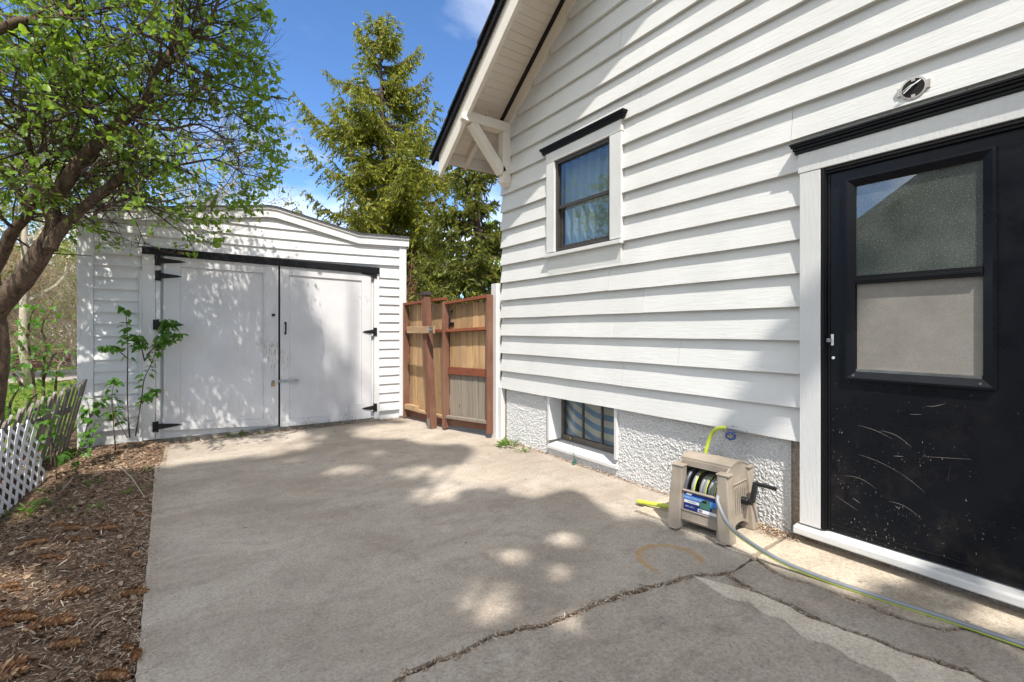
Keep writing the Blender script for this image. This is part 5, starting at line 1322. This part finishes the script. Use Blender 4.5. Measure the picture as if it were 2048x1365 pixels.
WME = bpy.data.meshes.new('weed_leaf'); WME.from_pydata([(0, 0, 0), (0.16, 0.3, 0.05), (0.25, 0.45, 0.0), (0.12, 0.6, 0.03), (0.16, 0.8, -0.05), (0, 1, -0.1), (-0.16, 0.8, -0.05), (-0.12, 0.6, 0.03), (-0.25, 0.45, 0.0), (-0.16, 0.3, 0.05)], [], [(0, 1, 3, 5), (0, 5, 7, 9), (1, 2, 3), (3, 4, 5), (5, 6, 7), (7, 8, 9)]); WME.materials.append(M['weed'])
g = onZ(475, 872); weed('weed', g.x, g.y - 0.02, 0.0, 0.07, 34, 0.075, 'green weed tuft at the foot of the left shed door', 1, WME)
g = onZ(525, 868); weed('weed', g.x, g.y, 0.0, 0.03, 8, 0.04, 'tiny weed between the two shed doors', 2, WME)
g = onZ(1015, 893); weed('weed', g.x, g.y, 0.0, 0.09, 44, 0.08, 'bright weed clump at the house corner by the white post', 3, WME)
g = onZ(1045, 905); weed('weed', g.x, g.y, 0.0, 0.06, 20, 0.05, 'small weed just right of the white post clump', 4, WME)
ws = [((25, 1030), 0.10, 26, .06, 'ivy like weed at the lattice foot by the left frame edge'), ((60, 1015), 0.08, 22, .06, 'dark green weed spilling over the bottom lattice corner'), ((110, 925), 0.14, 50, .075, 'leafy green clump at the foot of the leaning pickets'), ((150, 915), 0.1, 26, .06, 'light weed clump against the shed corner'),
      ((100, 980), 0.05, 10, .05, 'small weed by the right lattice corner'), ((185, 968), 0.05, 9, .05, 'two leafed seedling in mid bed'), ((250, 985), 0.04, 8, .06, 'bright seedling near the slab edge'), ((285, 975), 0.05, 10, .03, 'grassy tuft beside the slab corner'), ((190, 1020), 0.05, 10, .04, 'small seedling above the dark open cone'), ((250, 890), 0.09, 20, .045, 'yellowish weed at the shed foot by the slab corner'), ((300, 935), 0.06, 16, .03, 'mossy tuft along the slab edge'), ((135, 1020), 0.05, 9, .035, 'pale seedling in the middle of the bed'), ((160, 1035), 0.04, 6, .03, 'tiny seedling below the pale one')]
for i, ((px, py), r_, n_, l_, lb) in enumerate(ws):
    g = onZ(px, py, 0.02)
    weed('weed', g.x, g.y, bedz(g.x, g.y), r_, n_, l_, lb, 20 + i, WME)

# ------------------------------------------------------------------ the lilac tree
def rdir(rs, d, spread):
    v = Vector((rs.gauss(0, 1), rs.gauss(0, 1), rs.gauss(0, 1))).normalized()
    return (d + v * spread).normalized()
def grow(mb, p, d, L, r, lev, rs, nodes, sides=4, up=0.06, kids=(5, 4, 3), wander=0.28, shrink=0.55, keep=None):
    n = 4 if lev > 0 else 3; pts = [p.copy()]; q = p.copy(); dd = d.copy()
    for i in range(n):
        dd = rdir(rs, dd, wander); dd.z += up; dd.normalize(); q = q + dd * (L / n)
        if keep and not keep(q): break
        pts.append(q.copy())
    if len(pts) < 2: return
    m = len(pts)
    mb.tube(pts, [r * (1 - 0.6 * i / (m - 1)) for i in range(m)], sides if lev > 0 else 3, cap=False)
    if lev <= 1:
        for a_, b_ in zip(pts[:-1], pts[1:]): nodes.append((b_.copy(), (b_ - a_).normalized(), lev))
    if lev == 0: return
    for k in range(kids[-lev] if lev <= len(kids) else kids[0]):
        f = rs.uniform(0.25, 1.0) * (m - 1); i = min(int(f), m - 2); s = pts[i].lerp(pts[i + 1], f - i)
        base = (pts[i + 1] - pts[i]).normalized()
        grow(mb, s, rdir(rs, base, 0.95), L * shrink * rs.uniform(0.7, 1.3), r * 0.5, lev - 1, rs, nodes, sides, up, kids, wander, shrink, keep)

lil = empty('lilac_tree', (-3.1, 4.6, 0), 'leaning old lilac tree with shaggy bark and bright green leaves in front of the shed', 'tree')
limbs = [  # pixel outline on the photo, distance, radii
 ([(-120, 760), (0, 610), (45, 560), (85, 500), (110, 455), (100, 405), (117, 385), (164, 322), (205, 278), (255, 234), (293, 199), (308, 146), (331, 126), (352, 88), (381, 70), (410, 50), (434, 9), (450, -60)], (4.3, 3.9), (0.10, 0.085, 0.082, 0.075, 0.065, 0.058, 0.058, 0.055, 0.05, 0.042, 0.036, 0.03, 0.024, 0.02, 0.017, 0.014, 0.012, 0.008)),
 ([(100, 500), (111, 474), (152, 430), (187, 398), (217, 375), (249, 343), (272, 313), (300, 290)], (4.15, 4.3), (0.05, 0.048, 0.043, 0.038, 0.034, 0.03, 0.02, 0.012)),
 ([(-40, 590), (0, 518), (23, 468), (59, 424), (67, 386), (63, 322), (56, 281), (41, 249), (59, 226), (103, 217), (146, 218)], (4.4, 3.7), (0.05, 0.05, 0.047, 0.04, 0.03, 0.022, 0.02, 0.018, 0.015, 0.012, 0.008)),
 ([(-60, 80), (0, 59), (44, 42), (103, 44), (132, 23), (160, -30)], (3.4, 3.6), (0.035, 0.032, 0.03, 0.027, 0.022, 0.015)),
 ([(205, 278), (193, 246), (187, 220), (155, 182), (182, 155), (217, 132), (249, 149), (293, 161)], (4.1, 4.2), (0.02, 0.02, 0.018, 0.018, 0.017, 0.014, 0.01, 0.006)),
 ([(308, 187), (345, 190), (381, 187), (410, 179), (448, 185)], (4.0, 4.1), (0.014, 0.012, 0.01, 0.008, 0.005)),
 ([(190, 430), (202, 418), (264, 398), (308, 406), (366, 395)], (4.2, 4.5), (0.016, 0.014, 0.012, 0.008, 0.005)),
 ([(331, 126), (350, 60), (352, 0), (360, -80)], (3.95, 4.1), (0.02, 0.016, 0.013, 0.009)),
 ([(255, 234), (330, 260), (400, 250), (470, 290)], (4.05, 4.3), (0.014, 0.012, 0.009, 0.005)),
 ([(272, 313), (350, 330), (430, 320), (490, 350)], (4.3, 4.5), (0.014, 0.011, 0.008, 0.004)),
 ([(59, 424), (0, 330), (-60, 260), (-120, 150)], (4.3, 3.9), (0.03, 0.028, 0.025, 0.02)),
 ([(164, 322), (150, 250), (110, 170), (120, 90), (90, 10)], (4.3, 4.6), (0.022, 0.02, 0.017, 0.013, 0.009)),
 ([(-15, 900), (-8, 800), (3, 700), (-12, 560), (-30, 400)], (4.9, 4.6), (0.075, 0.07, 0.062, 0.05, 0.04)),
]
nodes = []; rs = random.Random(21); tw = MB(); L3 = []
for pl, (d0, d1), rr in limbs:
    n = len(pl); pts = [atd(px, py, d0 + (d1 - d0) * i / (n - 1)) for i, (px, py) in enumerate(pl)]
    sm = smoothpath(pts, 5); rad = [np.interp(i / (len(sm) - 1) * (n - 1), range(n), rr) * (1 + 0.10 * noise.noise(sm[i] * 9)) for i in range(len(sm))]
    m = MB(); m.tube(sm, rad, 12); m.build('limb' if L3 else 'trunk', M['bark'], lil, smooth=True); L3.append((pts, rr))
CC = atd(190, 160, 4.4)
def keep(q):   # crown envelope: wide and low, open towards the drive
    e = q - CC
    return (e.x / 1.75) ** 2 + (e.y / 2.0) ** 2 + (e.z / 1.75) ** 2 < 1 and q.z > 1.95 + max(0, -q.x - 1.2) * 0.3 and q.y > 3.0
for li, (pts, rr) in enumerate(L3):
    if li == 12: continue
    length = sum((b - a).length for a, b in zip(pts[:-1], pts[1:]))
    kn = int(length * 14) + 4
    for k in range(kn):
        f = rs.uniform(0.15, 1.0) * (len(pts) - 1); i = min(int(f), len(pts) - 2); p = pts[i].lerp(pts[i + 1], f - i)
        if not keep(p) or (li == 0 and f < 5): continue
        d = rdir(rs, (pts[i + 1] - pts[i]).normalized() * 0.5 + Vector((0, 0, 0.15)), 1.0)
        grow(tw, p, d, rs.uniform(0.4, 0.95), min(0.011, rr[i] * 0.5), 2, rs, nodes, 4, 0.03, (4, 4), 0.36, 0.55, keep)
tw.build('twigs', M['twig'], lil, fix=False, kind='stuff')
P = []; D_ = []
LIMBP = [a.lerp(b, k / 3) for pts, _ in L3[:3] for a, b in zip(pts[:-1], pts[1:]) for k in range(3)]
for (p, d, lev) in nodes:
    liv = noise.noise(p * 1.9) + 0.13
    if liv < 0 or rs.random() < 0.12: continue
    if rs.random() < 0.8 and min((p - a).length_squared for a in LIMBP) < 0.045: continue
    for _ in range(2 if rs.random() < 0.5 else 1):
        P.append(p + Vector((rs.gauss(0, 0.02), rs.gauss(0, 0.02), rs.gauss(0, 0.02)))); D_.append(d * 0.5 + Vector((0, 0, -0.35)))
print('lilac nodes', len(nodes), 'leaves', len(P))
P = np.array(P); D_ = np.array(D_); n = len(P)
scatter('leaves', LV2, LF2, P, rotmats(n, D_, 0.5), 0.024 + 0.04 * nrs.rand(n) ** 1.3, M['leaf'], lil, smooth=True, kind='stuff')

# undergrowth shrubs behind the pickets
def shrub(name, stems, label, nleaf, lsz, seed, depth):
    rs_ = random.Random(seed)
    P3 = [[atd(px, py, depth) for px, py in st] for st in stems]
    root = empty(name, (P3[0][0].x, P3[0][0].y, 0), label, 'shrub')
    for pts in P3:
        k = (len(pts) - 1) * 4 + 1; m = MB(); m.tube(smoothpath(pts, 4), [0.018 * (1 - 0.75 * i / k) for i in range(k)], 7); m.build('stem', M['bark'], root, smooth=True)
    for k in range(nleaf):
        pts = rs_.choice(P3); f = (0.1 + 0.9 * rs_.random()) * (len(pts) - 1); i = min(int(f), len(pts) - 2); p = pts[i].lerp(pts[i + 1], f - i)
        az = rs_.uniform(0, 6.283); q = p + Vector((rs_.gauss(0, 0.11), rs_.gauss(0, 0.11), rs_.gauss(0, 0.07))); s = lsz * rs_.uniform(0.6, 1.25)
        o = bpy.data.objects.new('leaf', LME); COL.objects.link(o); o.parent = root; o.location = q - WLOC[root.name]; o.scale = (s, s, s); o.rotation_euler = (rs_.uniform(-1.0, 0.2), rs_.uniform(-0.5, 0.5), az)
def q7(l): return [(x / 5.25, 540 + y / 5.25) for x, y in l]
shrub('wild_shrub', [q7([(380, 1500), (350, 1150), (320, 950), (290, 720), (220, 600), (130, 360)]), q7([(320, 950), (250, 830), (220, 760)]), q7([(290, 700), (310, 520), (380, 380)]), q7([(250, 1250), (150, 1100), (50, 1000), (0, 780)])], 'leafy shrub with forked dark stems behind the pickets', 170, 0.062, 31, 5.6)
shrub('wild_shrub', [q7([(455, 1500), (460, 1000), (490, 780), (435, 610), (520, 450), (570, 290)]), q7([(455, 1150), (560, 900), (700, 860)]), q7([(570, 1500), (590, 1150), (590, 1060)])], 'shrub with one crooked bare stem beside the shed corner', 90, 0.065, 32, 5.8)
shrub('wild_shrub', [q7([(100, 1600), (110, 1400), (200, 1250)]), q7([(0, 1600), (20, 1420), (60, 1330)]), q7([(300, 1600), (300, 1400), (400, 1300)])], 'low leafy shrub right behind the grey pickets', 100, 0.065, 33, 5.2)

# ------------------------------------------------------------------ spruces
def spruce(name, base, H, prof_, label, seed, nb, mat, sprays=1.0, lean=Vector((0, 0, 0)), conesat=None, minz=0.6):
    rs_ = random.Random(seed); r2 = np.random.RandomState(seed)
    root = empty(name, base, label, 'spruce tree'); B = Vector(base)
    def axis(z): return B + Vector((0, 0, z)) + lean * (z / H)
    m = MB(); m.tube([axis(H * i / 12) for i in range(13)], [0.17 * (1 - i / 12.4) for i in range(13)], 9); m.build('trunk', M['sprucebark'], root, smooth=True)
    br = MB(); P = []; Dv = []; kind = []
    for k in range(nb):
        z = minz + (H - minz) * (k + rs_.random()) / nb; t = (H - z)
        L = prof_(t) * rs_.uniform(0.55, 1.12)
        if L < 0.05: continue
        az = rs_.uniform(0, 6.283); o = Vector((math.cos(az), math.sin(az), 0)); s0 = axis(z)
        sag_ = rs_.uniform(0.12, 0.38) * min(1, t / 3); pts = []
        n = 9
        for i in range(n + 1):
            f = i / n; hz = L * f; zz = -sag_ * L * math.sin(f * 2.2) + 0.30 * L * f ** 3 + (0.5 * L * f if t < 1.5 else 0.0)
            pts.append(s0 + o * hz + Vector((0, 0, zz)) + Vector((rs_.gauss(0, 0.02), rs_.gauss(0, 0.02), 0)))
        br.tube(pts, [max(0.004, 0.028 * (1 - i / n) * min(1, L)) for i in range(n + 1)], 4, cap=False)
        side = Vector((-o.y, o.x, 0)); ns = int(L * 14 * sprays) + 4
        dens = 0.5 + 1.0 * (noise.noise(Vector((az, z * 0.8, seed))) + 0.5)
        for j in range(ns):
            f = 0.16 + 0.84 * (j + rs_.random()) / ns; i = min(int(f * n), n - 1); p = pts[i].lerp(pts[i + 1], f * n - i)
            for sd in (-1, 1):
                sl = L * 0.34 * (1.12 - f) * rs_.uniform(0.5, 1.3) + 0.10
                dv = (side * sd * rs_.uniform(0.4, 1) + o * rs_.uniform(0.3, 0.9) + Vector((0, 0, rs_.uniform(-0.65, 0.15)))).normalized()
                q = p; cnt = max(2, int(sl / 0.042)); br.tube([p, p + dv * sl * 0.5, p + dv * sl + Vector((0, 0, -0.08 * sl))], [0.006, 0.004, 0.002], 3, cap=False)
                for c_ in range(cnt):
                    g_ = (c_ + rs_.random()) / cnt; x = p + dv * sl * g_ + Vector((0, 0, -0.25 * sl * g_ * g_))
                    P.append((x.x, x.y, x.z)); dn = dv * rs_.uniform(0.2, 1.0) + Vector((0, 0, -rs_.uniform(0.1, 1.1) if rs_.random() < 0.6 else 0.3)); Dv.append((dn.x, dn.y, dn.z)); kind.append(z)
        # hanging branchlets below
        for j in range(int(L * 7 * sprays)):
            f = rs_.uniform(0.2, 0.95); i = min(int(f * n), n - 1); p = pts[i].lerp(pts[i + 1], f * n - i); hl = rs_.uniform(0.1, 0.34)
            for c_ in range(int(hl / 0.045)):
                x = p + Vector((rs_.gauss(0, 0.015), rs_.gauss(0, 0.015), -hl * c_ / (hl / 0.045))); P.append((x.x, x.y, x.z)); Dv.append((rs_.gauss(0, 0.2), rs_.gauss(0, 0.2), -1)); kind.append(z)
    br.build('branches', M['sprucebark'], root, fix=False, kind='stuff')
    P = np.array(P); Dv = np.array(Dv); n = len(P); kz = np.array(kind)
    SV = [(0, -0.5, 0), (0.16, 0.0, 0.05), (0, 0.6, -0.02), (-0.16, 0.0, 0.05), (0, 0.0, -0.14)]; SF = [(0, 1, 2), (0, 2, 3), (0, 4, 2)]
    S_ = r2.uniform(0.055, 0.115, n) * 1.25
    scatter('foliage', SV, SF, P, rotmats(n, Dv, 0.35, r2), np.stack([S_ * r2.uniform(0.7, 1.5, n), S_, S_], 1), M[mat], root, kind='stuff')
    if conesat:
        z0, frac = conesat; sel = np.where((kz > z0) & (r2.rand(n) < frac))[0]; Q = P[sel] + r2.normal(0, 0.02, (len(sel), 3))
        CV = [(0, -0.6, 0), (0.14, -0.1, 0.1), (0.1, 0.5, 0.0), (-0.1, 0.5, 0.0), (-0.14, -0.1, 0.1), (0, 0, -0.15)]; CF = [(0, 1, 5), (1, 2, 5), (2, 3, 5), (3, 4, 5), (4, 0, 5), (0, 1, 2, 3, 4)]
        DD = np.tile(np.array([[0, 0, -1.0]]), (len(sel), 1)); scatter('hanging_cones', CV, CF, Q, rotmats(len(sel), DD, 0.2, r2), r2.uniform(0.07, 0.12, len(sel)), M['needlebrown'], root, kind='stuff')
    print(name, n); return root
b1 = atd(792, 661, 13.0); t1 = atd(757, 40, 13.0)
spruce('spruce_tree', (b1.x, b1.y, 0), t1.z, lambda t: min(0.22 + 0.60 * t, 2.4) if t > 0.25 else 0.12, 'tall sunlit spruce with brown cones in its top behind the shed', 5, 178, 'needle', 1.0, Vector((t1.x - b1.x, t1.y - b1.y, 0)), (t1.z - 3.0, 0.05))
b2 = atd(955, 661, 10.2)
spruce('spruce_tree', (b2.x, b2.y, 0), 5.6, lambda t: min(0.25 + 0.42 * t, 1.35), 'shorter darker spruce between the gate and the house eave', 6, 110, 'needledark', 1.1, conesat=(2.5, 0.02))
b3 = atd(862, 661, 17.0)
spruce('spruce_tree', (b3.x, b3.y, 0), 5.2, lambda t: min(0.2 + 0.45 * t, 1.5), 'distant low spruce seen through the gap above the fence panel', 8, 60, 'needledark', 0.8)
# dead brown boughs near the gap
db = empty('dead_boughs', (b2.x - 0.9, b2.y + 1.5, 1.0), 'hanging bare brown boughs between the two spruces', 'branches')
m = MB(); nd = []; rs = random.Random(9)
for k in range(10):
    p = atd(rs.uniform(815, 870), rs.uniform(490, 560), 11.5); grow(m, p, Vector((rs.gauss(0, .5), rs.gauss(0, .5), -0.6)).normalized(), rs.uniform(0.6, 1.1), 0.012, 2, rs, nd, 4, -0.1, (6, 5), 0.2, 0.45)
m.build('twigs', M['drywood'], db, fix=False, kind='stuff')

# ------------------------------------------------------------------ background trees and thickets
def broadleaf(name, base, H, cr, label, seed, nleaf, mat='leafyel', bark='twigpale', kids=(5, 5, 4), lsz=0.05, cat='tree', lev=3, tr=0.1, nmain=9, start=0.35):
    rs_ = random.Random(seed); root = empty(name, base, label, cat); B = Vector(base)
    m = MB(); top = B + Vector((rs_.gauss(0, 0.3), rs_.gauss(0, 0.3), H * 0.75)); pts = [B.lerp(top, i / 6) + Vector((rs_.gauss(0, 0.06), rs_.gauss(0, 0.06), 0)) for i in range(7)]; pts[0] = B
    m.tube(pts, [tr * (1 - 0.12 * i) for i in range(7)], 8); m.build('trunk', M[bark], root, smooth=True)
    nd = []; m = MB()
    for k in range(nmain):
        f = rs_.uniform(start, 1.0) * 6; i = min(int(f), 5); p = pts[i].lerp(pts[i + 1], f - i); az = rs_.uniform(0, 6.283)
        grow(m, p, Vector((math.cos(az), math.sin(az), rs_.uniform(0.3, 1.2))).normalized(), cr * rs_.uniform(0.7, 1.1), tr * 0.35, lev, rs_, nd, 4, 0.05, kids, 0.3, 0.55)
    m.build('branches', M[bark], root, fix=False, kind='stuff')
    if nleaf:
        r2 = np.random.RandomState(seed); idx = r2.randint(0, len(nd), nleaf); P = np.array([tuple(nd[i][0]) for i in idx]) + r2.normal(0, 0.06, (nleaf, 3)); Dv = np.array([tuple(nd[i][1]) for i in idx]) + np.array([[0, 0, -0.3]])
        scatter('crown', SIMV, SIMF, P, rotmats(nleaf, Dv, 0.7, r2), r2.uniform(0.6, 1.4, nleaf) * lsz, M[mat], root, kind='stuff')
    return root
def gp2(px, d): q = atd(px, 661, d); return (q.x, q.y, -0.03)
broadleaf('background_tree', gp2(60, 11), 7.0, 2.6, 'budding yellow green tree directly behind the lilac crown', 41, 9000, lsz=0.075)
broadleaf('background_tree', gp2(330, 13), 6.6, 2.4, 'pale twigged tree fanning out above the shed roof', 42, 3500, lsz=0.06)
broadleaf('background_tree', gp2(200, 16), 8.0, 3.0, 'airy tan tree in early leaf between two denser ones', 43, 6000, lsz=0.07)
broadleaf('background_tree', gp2(-120, 12), 8.0, 3.0, 'green leafed tree at the far left edge', 44, 9000, lsz=0.08)
broadleaf('background_tree', gp2(470, 22), 5.8, 2.2, 'distant sparse tree with orange buds over the shed roof', 45, 3000, mat='leaftan', lsz=0.07)
broadleaf('background_tree', gp2(600, 24), 5.6, 1.6, 'distant bare treetop left of the tall spruce', 46, 700, lsz=0.06)
for i, (px, d, h, lb, lt_) in enumerate(((20, 9.5, 2.6, 'tangled tan thicket at the left edge above the lawn', 'leaftan'), (90, 10.5, 3.0, 'tangled thicket of pale stems with orange dead leaves', 'leaftan'), (150, 11.5, 3.2, 'pale twiggy thicket touching the shed corner', 'leafyel'), (60, 15, 4.0, 'taller bare thicket beyond the path', 'leaftan'), (140, 17, 4.2, 'far bare thicket beyond the path by the shed', 'leaftan'), (-60, 13, 4, 'thicket outside the left edge', 'leaftan'))):
    broadleaf('thicket', gp2(px, d + 6), h * 1.25, 1.7, lb, 60 + i, 2600, mat=lt_, kids=(6, 6, 5), lsz=0.075, cat='thicket', tr=0.04, nmain=16, start=0.05)
for i, (px, d, h, lb, lt_) in enumerate(((10, 12.5, 2.7, 'dense pale brushwood at the left frame edge', 'leaftan'), (65, 13.5, 2.9, 'dense brushwood with orange leaves behind the crooked stem', 'leaftan'), (115, 13.0, 2.7, 'grey brushwood left of the shed corner', 'leafyel'), (160, 14.5, 3.0, 'brushwood half hidden by the shed corner', 'leaftan'), (-50, 13.0, 2.9, 'brushwood just outside the left edge', 'leaftan'))):
    broadleaf('brushwood', gp2(px, d), h, 1.3, lb, 160 + i, 2200, mat=lt_, kids=(7, 6, 5), lsz=0.05, cat='thicket', tr=0.025, nmain=26, start=0.02)
# low brick wall past the path
q = MB(); q.box(-12, -1.9, 23.0, 23.25, -0.1, 0.55); tag(q.build('garden_wall', M['brick']), 'low reddish garden wall beyond the gravel path', 'wall')
for i in range(2):
    x = -3.2 - i * 1.6; q = MB(); q.box(x, x + 0.12, 22.7, 22.82, -0.1, 1.15); tag(q.build('fence_post', M['twigpale']), ['grey post in front of the far garden wall, nearer the shed', 'grey post in front of the far garden wall, farther left'][i], 'post')
# far hedge row closing the view
for i, (px, d, h) in enumerate(((0, 34, 6), (90, 36, 7), (180, 35, 6.5), (300, 38, 7), (420, 40, 6.5), (560, 40, 5.5), (700, 38, 5), (850, 36, 5.5), (980, 30, 5))):
    broadleaf('far_tree', gp2(px, d), h, 3.4, ['round far tree', 'far tree with a wide crown', 'leafy far tree'][i % 3] + ' showing low through the gaps, number %s from the left' % ['one', 'two', 'three', 'four', 'five', 'six', 'seven', 'eight', 'nine'][i], 80 + i, 9000, mat='leafyel' if i % 2 else 'leaf', kids=(5, 4, 4), lsz=0.2, lev=2, nmain=16, start=0.08)
# grass
n = 26000; x = -1.2 - nrs.power(1.0, n) * 7; y = 5.0 + nrs.rand(n) * 11.0
P = np.stack([x, y, np.full(n, -0.035)], 1)
scatter('grass', [(-0.08, 0, 0), (0.08, 0, 0), (0.02, 1, 0.25)], [(0, 1, 2)], P, rotmats(n, np.tile([[0, 0, 1.0]], (n, 1)), 0.35), nrs.uniform(0.05, 0.11, n), M['grass'], kind='stuff', label='rough green grass on the sunlit lawn', cat='grass')

# ------------------------------------------------------------------ tall unseen tree behind the viewer, its crown shaped to shade the drive
LIT = []
def lit_px(px, py, r):
    q = onZ(px, py); LIT.append((q.x, q.y, 0.035 + r * (q - Vector((0, 0, CAMZ))).length / FPX))
for a in ((950, 950, 85), (1040, 925, 70), (870, 990, 45), (700, 940, 35), (830, 942, 35), (1130, 1075, 26), (1020, 1110, 32), (1120, 1142, 28), (965, 1185, 42), (1000, 1220, 45), (1130, 1240, 30), (1240, 965, 70), (1150, 930, 80), (1330, 1010, 60), (780, 862, 70), (900, 870, 80), (600, 880, 30), (1300, 950, 60), (1060, 980, 40)): lit_px(*a)
for a in ((1545, 1178, 10), (1640, 1215, 8), (1880, 1300, 8), (1640, 1310, 6)): lit_px(*a)
LIT += [(2.02, 7.45, 0.22), (1.80, 7.05, 0.12), (2.45, 7.2, 0.3), (2.75, 1.2, 0.2), (2.86, 0.51, 0.10)]
def shaded(gx, gy):
    e = 2.35 + 0.12 * math.sin(gy * 3.1) + 0.08 * math.sin(gy * 7.3)
    if gy < 2.2: e = 2.55 + max(0, (0.98 - gy)) * 3.0
    if gy < 0.2: e = 4.2
    if 6.6 < gy: e = 2.05 - (gy - 6.6) * 0.12
    if gy > 5.4 and gx < 1.25: return False
    if gx > e: return ((gx - 3.32) ** 2 + (gy - 2.1) ** 2) < 0.04
    if gx < -0.25 and noise.noise(Vector((gx * 2.1, gy * 2.1, 4.4))) > 0.06: return False
    if gx > 0.4 and gy > 2.4 and noise.noise(Vector((gx * 3.3, gy * 3.3, 9.1))) > 0.40: return False
    for x, y, r in LIT:
        if (gx - x) ** 2 + (gy - y) ** 2 < r * r: return False
    return True
bt = empty('shade_tree', (-3.0, -3.9, 0), 'tall tree standing behind the viewer whose crown shades the drive', 'tree')
m = MB(); m.tube([(-3.0, -3.9, -0.1), (-3.05, -3.9, 4), (-2.9, -3.8, 9), (-2.8, -3.7, 14), (-2.7, -3.6, 18.5)], [0.28, 0.24, 0.17, 0.1, 0.03], 10); m.build('trunk', M['bark'], bt, smooth=True)
rs = random.Random(77); P = []; bm_ = MB()
tries = 0; ncl = 0
while ncl < 1500 and tries < 20000:
    tries += 1
    gx = rs.uniform(-2.6, 4.2); gy = rs.uniform(-1.2, 7.6)
    r = 0.26
    if not shaded(gx, gy): continue
    y = -3.9 + rs.gauss(0, 1.4); z = (gy - y) / 0.6111
    if z < 3.2 or z > 19: continue
    x = gx - z / 3.6
    if abs(x + 3.0) > 3.6: continue
    ncl += 1
    c = Vector((x, y, z)); tz = max(2.5, z - 1.0 - 0.5 * abs(x + 3)); 
    if rs.random() < 0.25: bm_.tube([(-2.95, -3.85, tz), ((x - 2.95) / 2, (y - 3.85) / 2, (tz + z) / 2 + 0.1), c], [0.04, 0.025, 0.01], 4, cap=False)
    for _ in range(46):
        o = Vector((rs.gauss(0, 0.13), rs.gauss(0, 0.13), rs.gauss(0, 0.16))); p = c + o
        if shaded(p.x + p.z / 3.6, p.y + 0.6111 * p.z): P.append(tuple(p))
bm_.build('branches', M['bark'], bt, fix=False, kind='stuff')
P = np.array(P); n = len(P); print('shade', n, tries)
scatter('crown', LV2, LF2, P, rotmats(n, np.tile([[0, 0, -0.3]], (n, 1)), 0.8), nrs.uniform(0.08, 0.13, n), M['leaf'], bt, kind='stuff')

# neighbour's house across the drive (mirrored in the door glass)
nh = empty('neighbour_house', (-12, 1, 0), 'grey green neighbouring house across the drive, seen mirrored in the door glass', 'house')
m = MB(); m.box(-18, -10, -4.0, 6.0, -0.1, 3.9); m.add([(-10, -4, 3.9), (-10, 6, 3.9), (-10, 1.0, 7.25), (-10.1, -4, 3.9), (-10.1, 6, 3.9), (-10.1, 1.0, 7.25)], [(0, 1, 2), (5, 4, 3)]); m.build('wall', M['nwall'], nh)
m = MB(); m.prism([(-9.6, 6.5, 3.57), (-9.6, 1.0, 7.25), (-9.6, 1.0, 7.5), (-9.6, 6.5, 3.82)], (-9, 0, 0)); m.build('roof', M['nroof'], nh)
m = MB(); m.prism([(-9.6, -4.5, 3.57), (-9.6, 1.0, 7.25), (-9.6, 1.0, 7.5), (-9.6, -4.5, 3.82)], (-9, 0, 0)); m.build('roof', M['nroof'], nh)
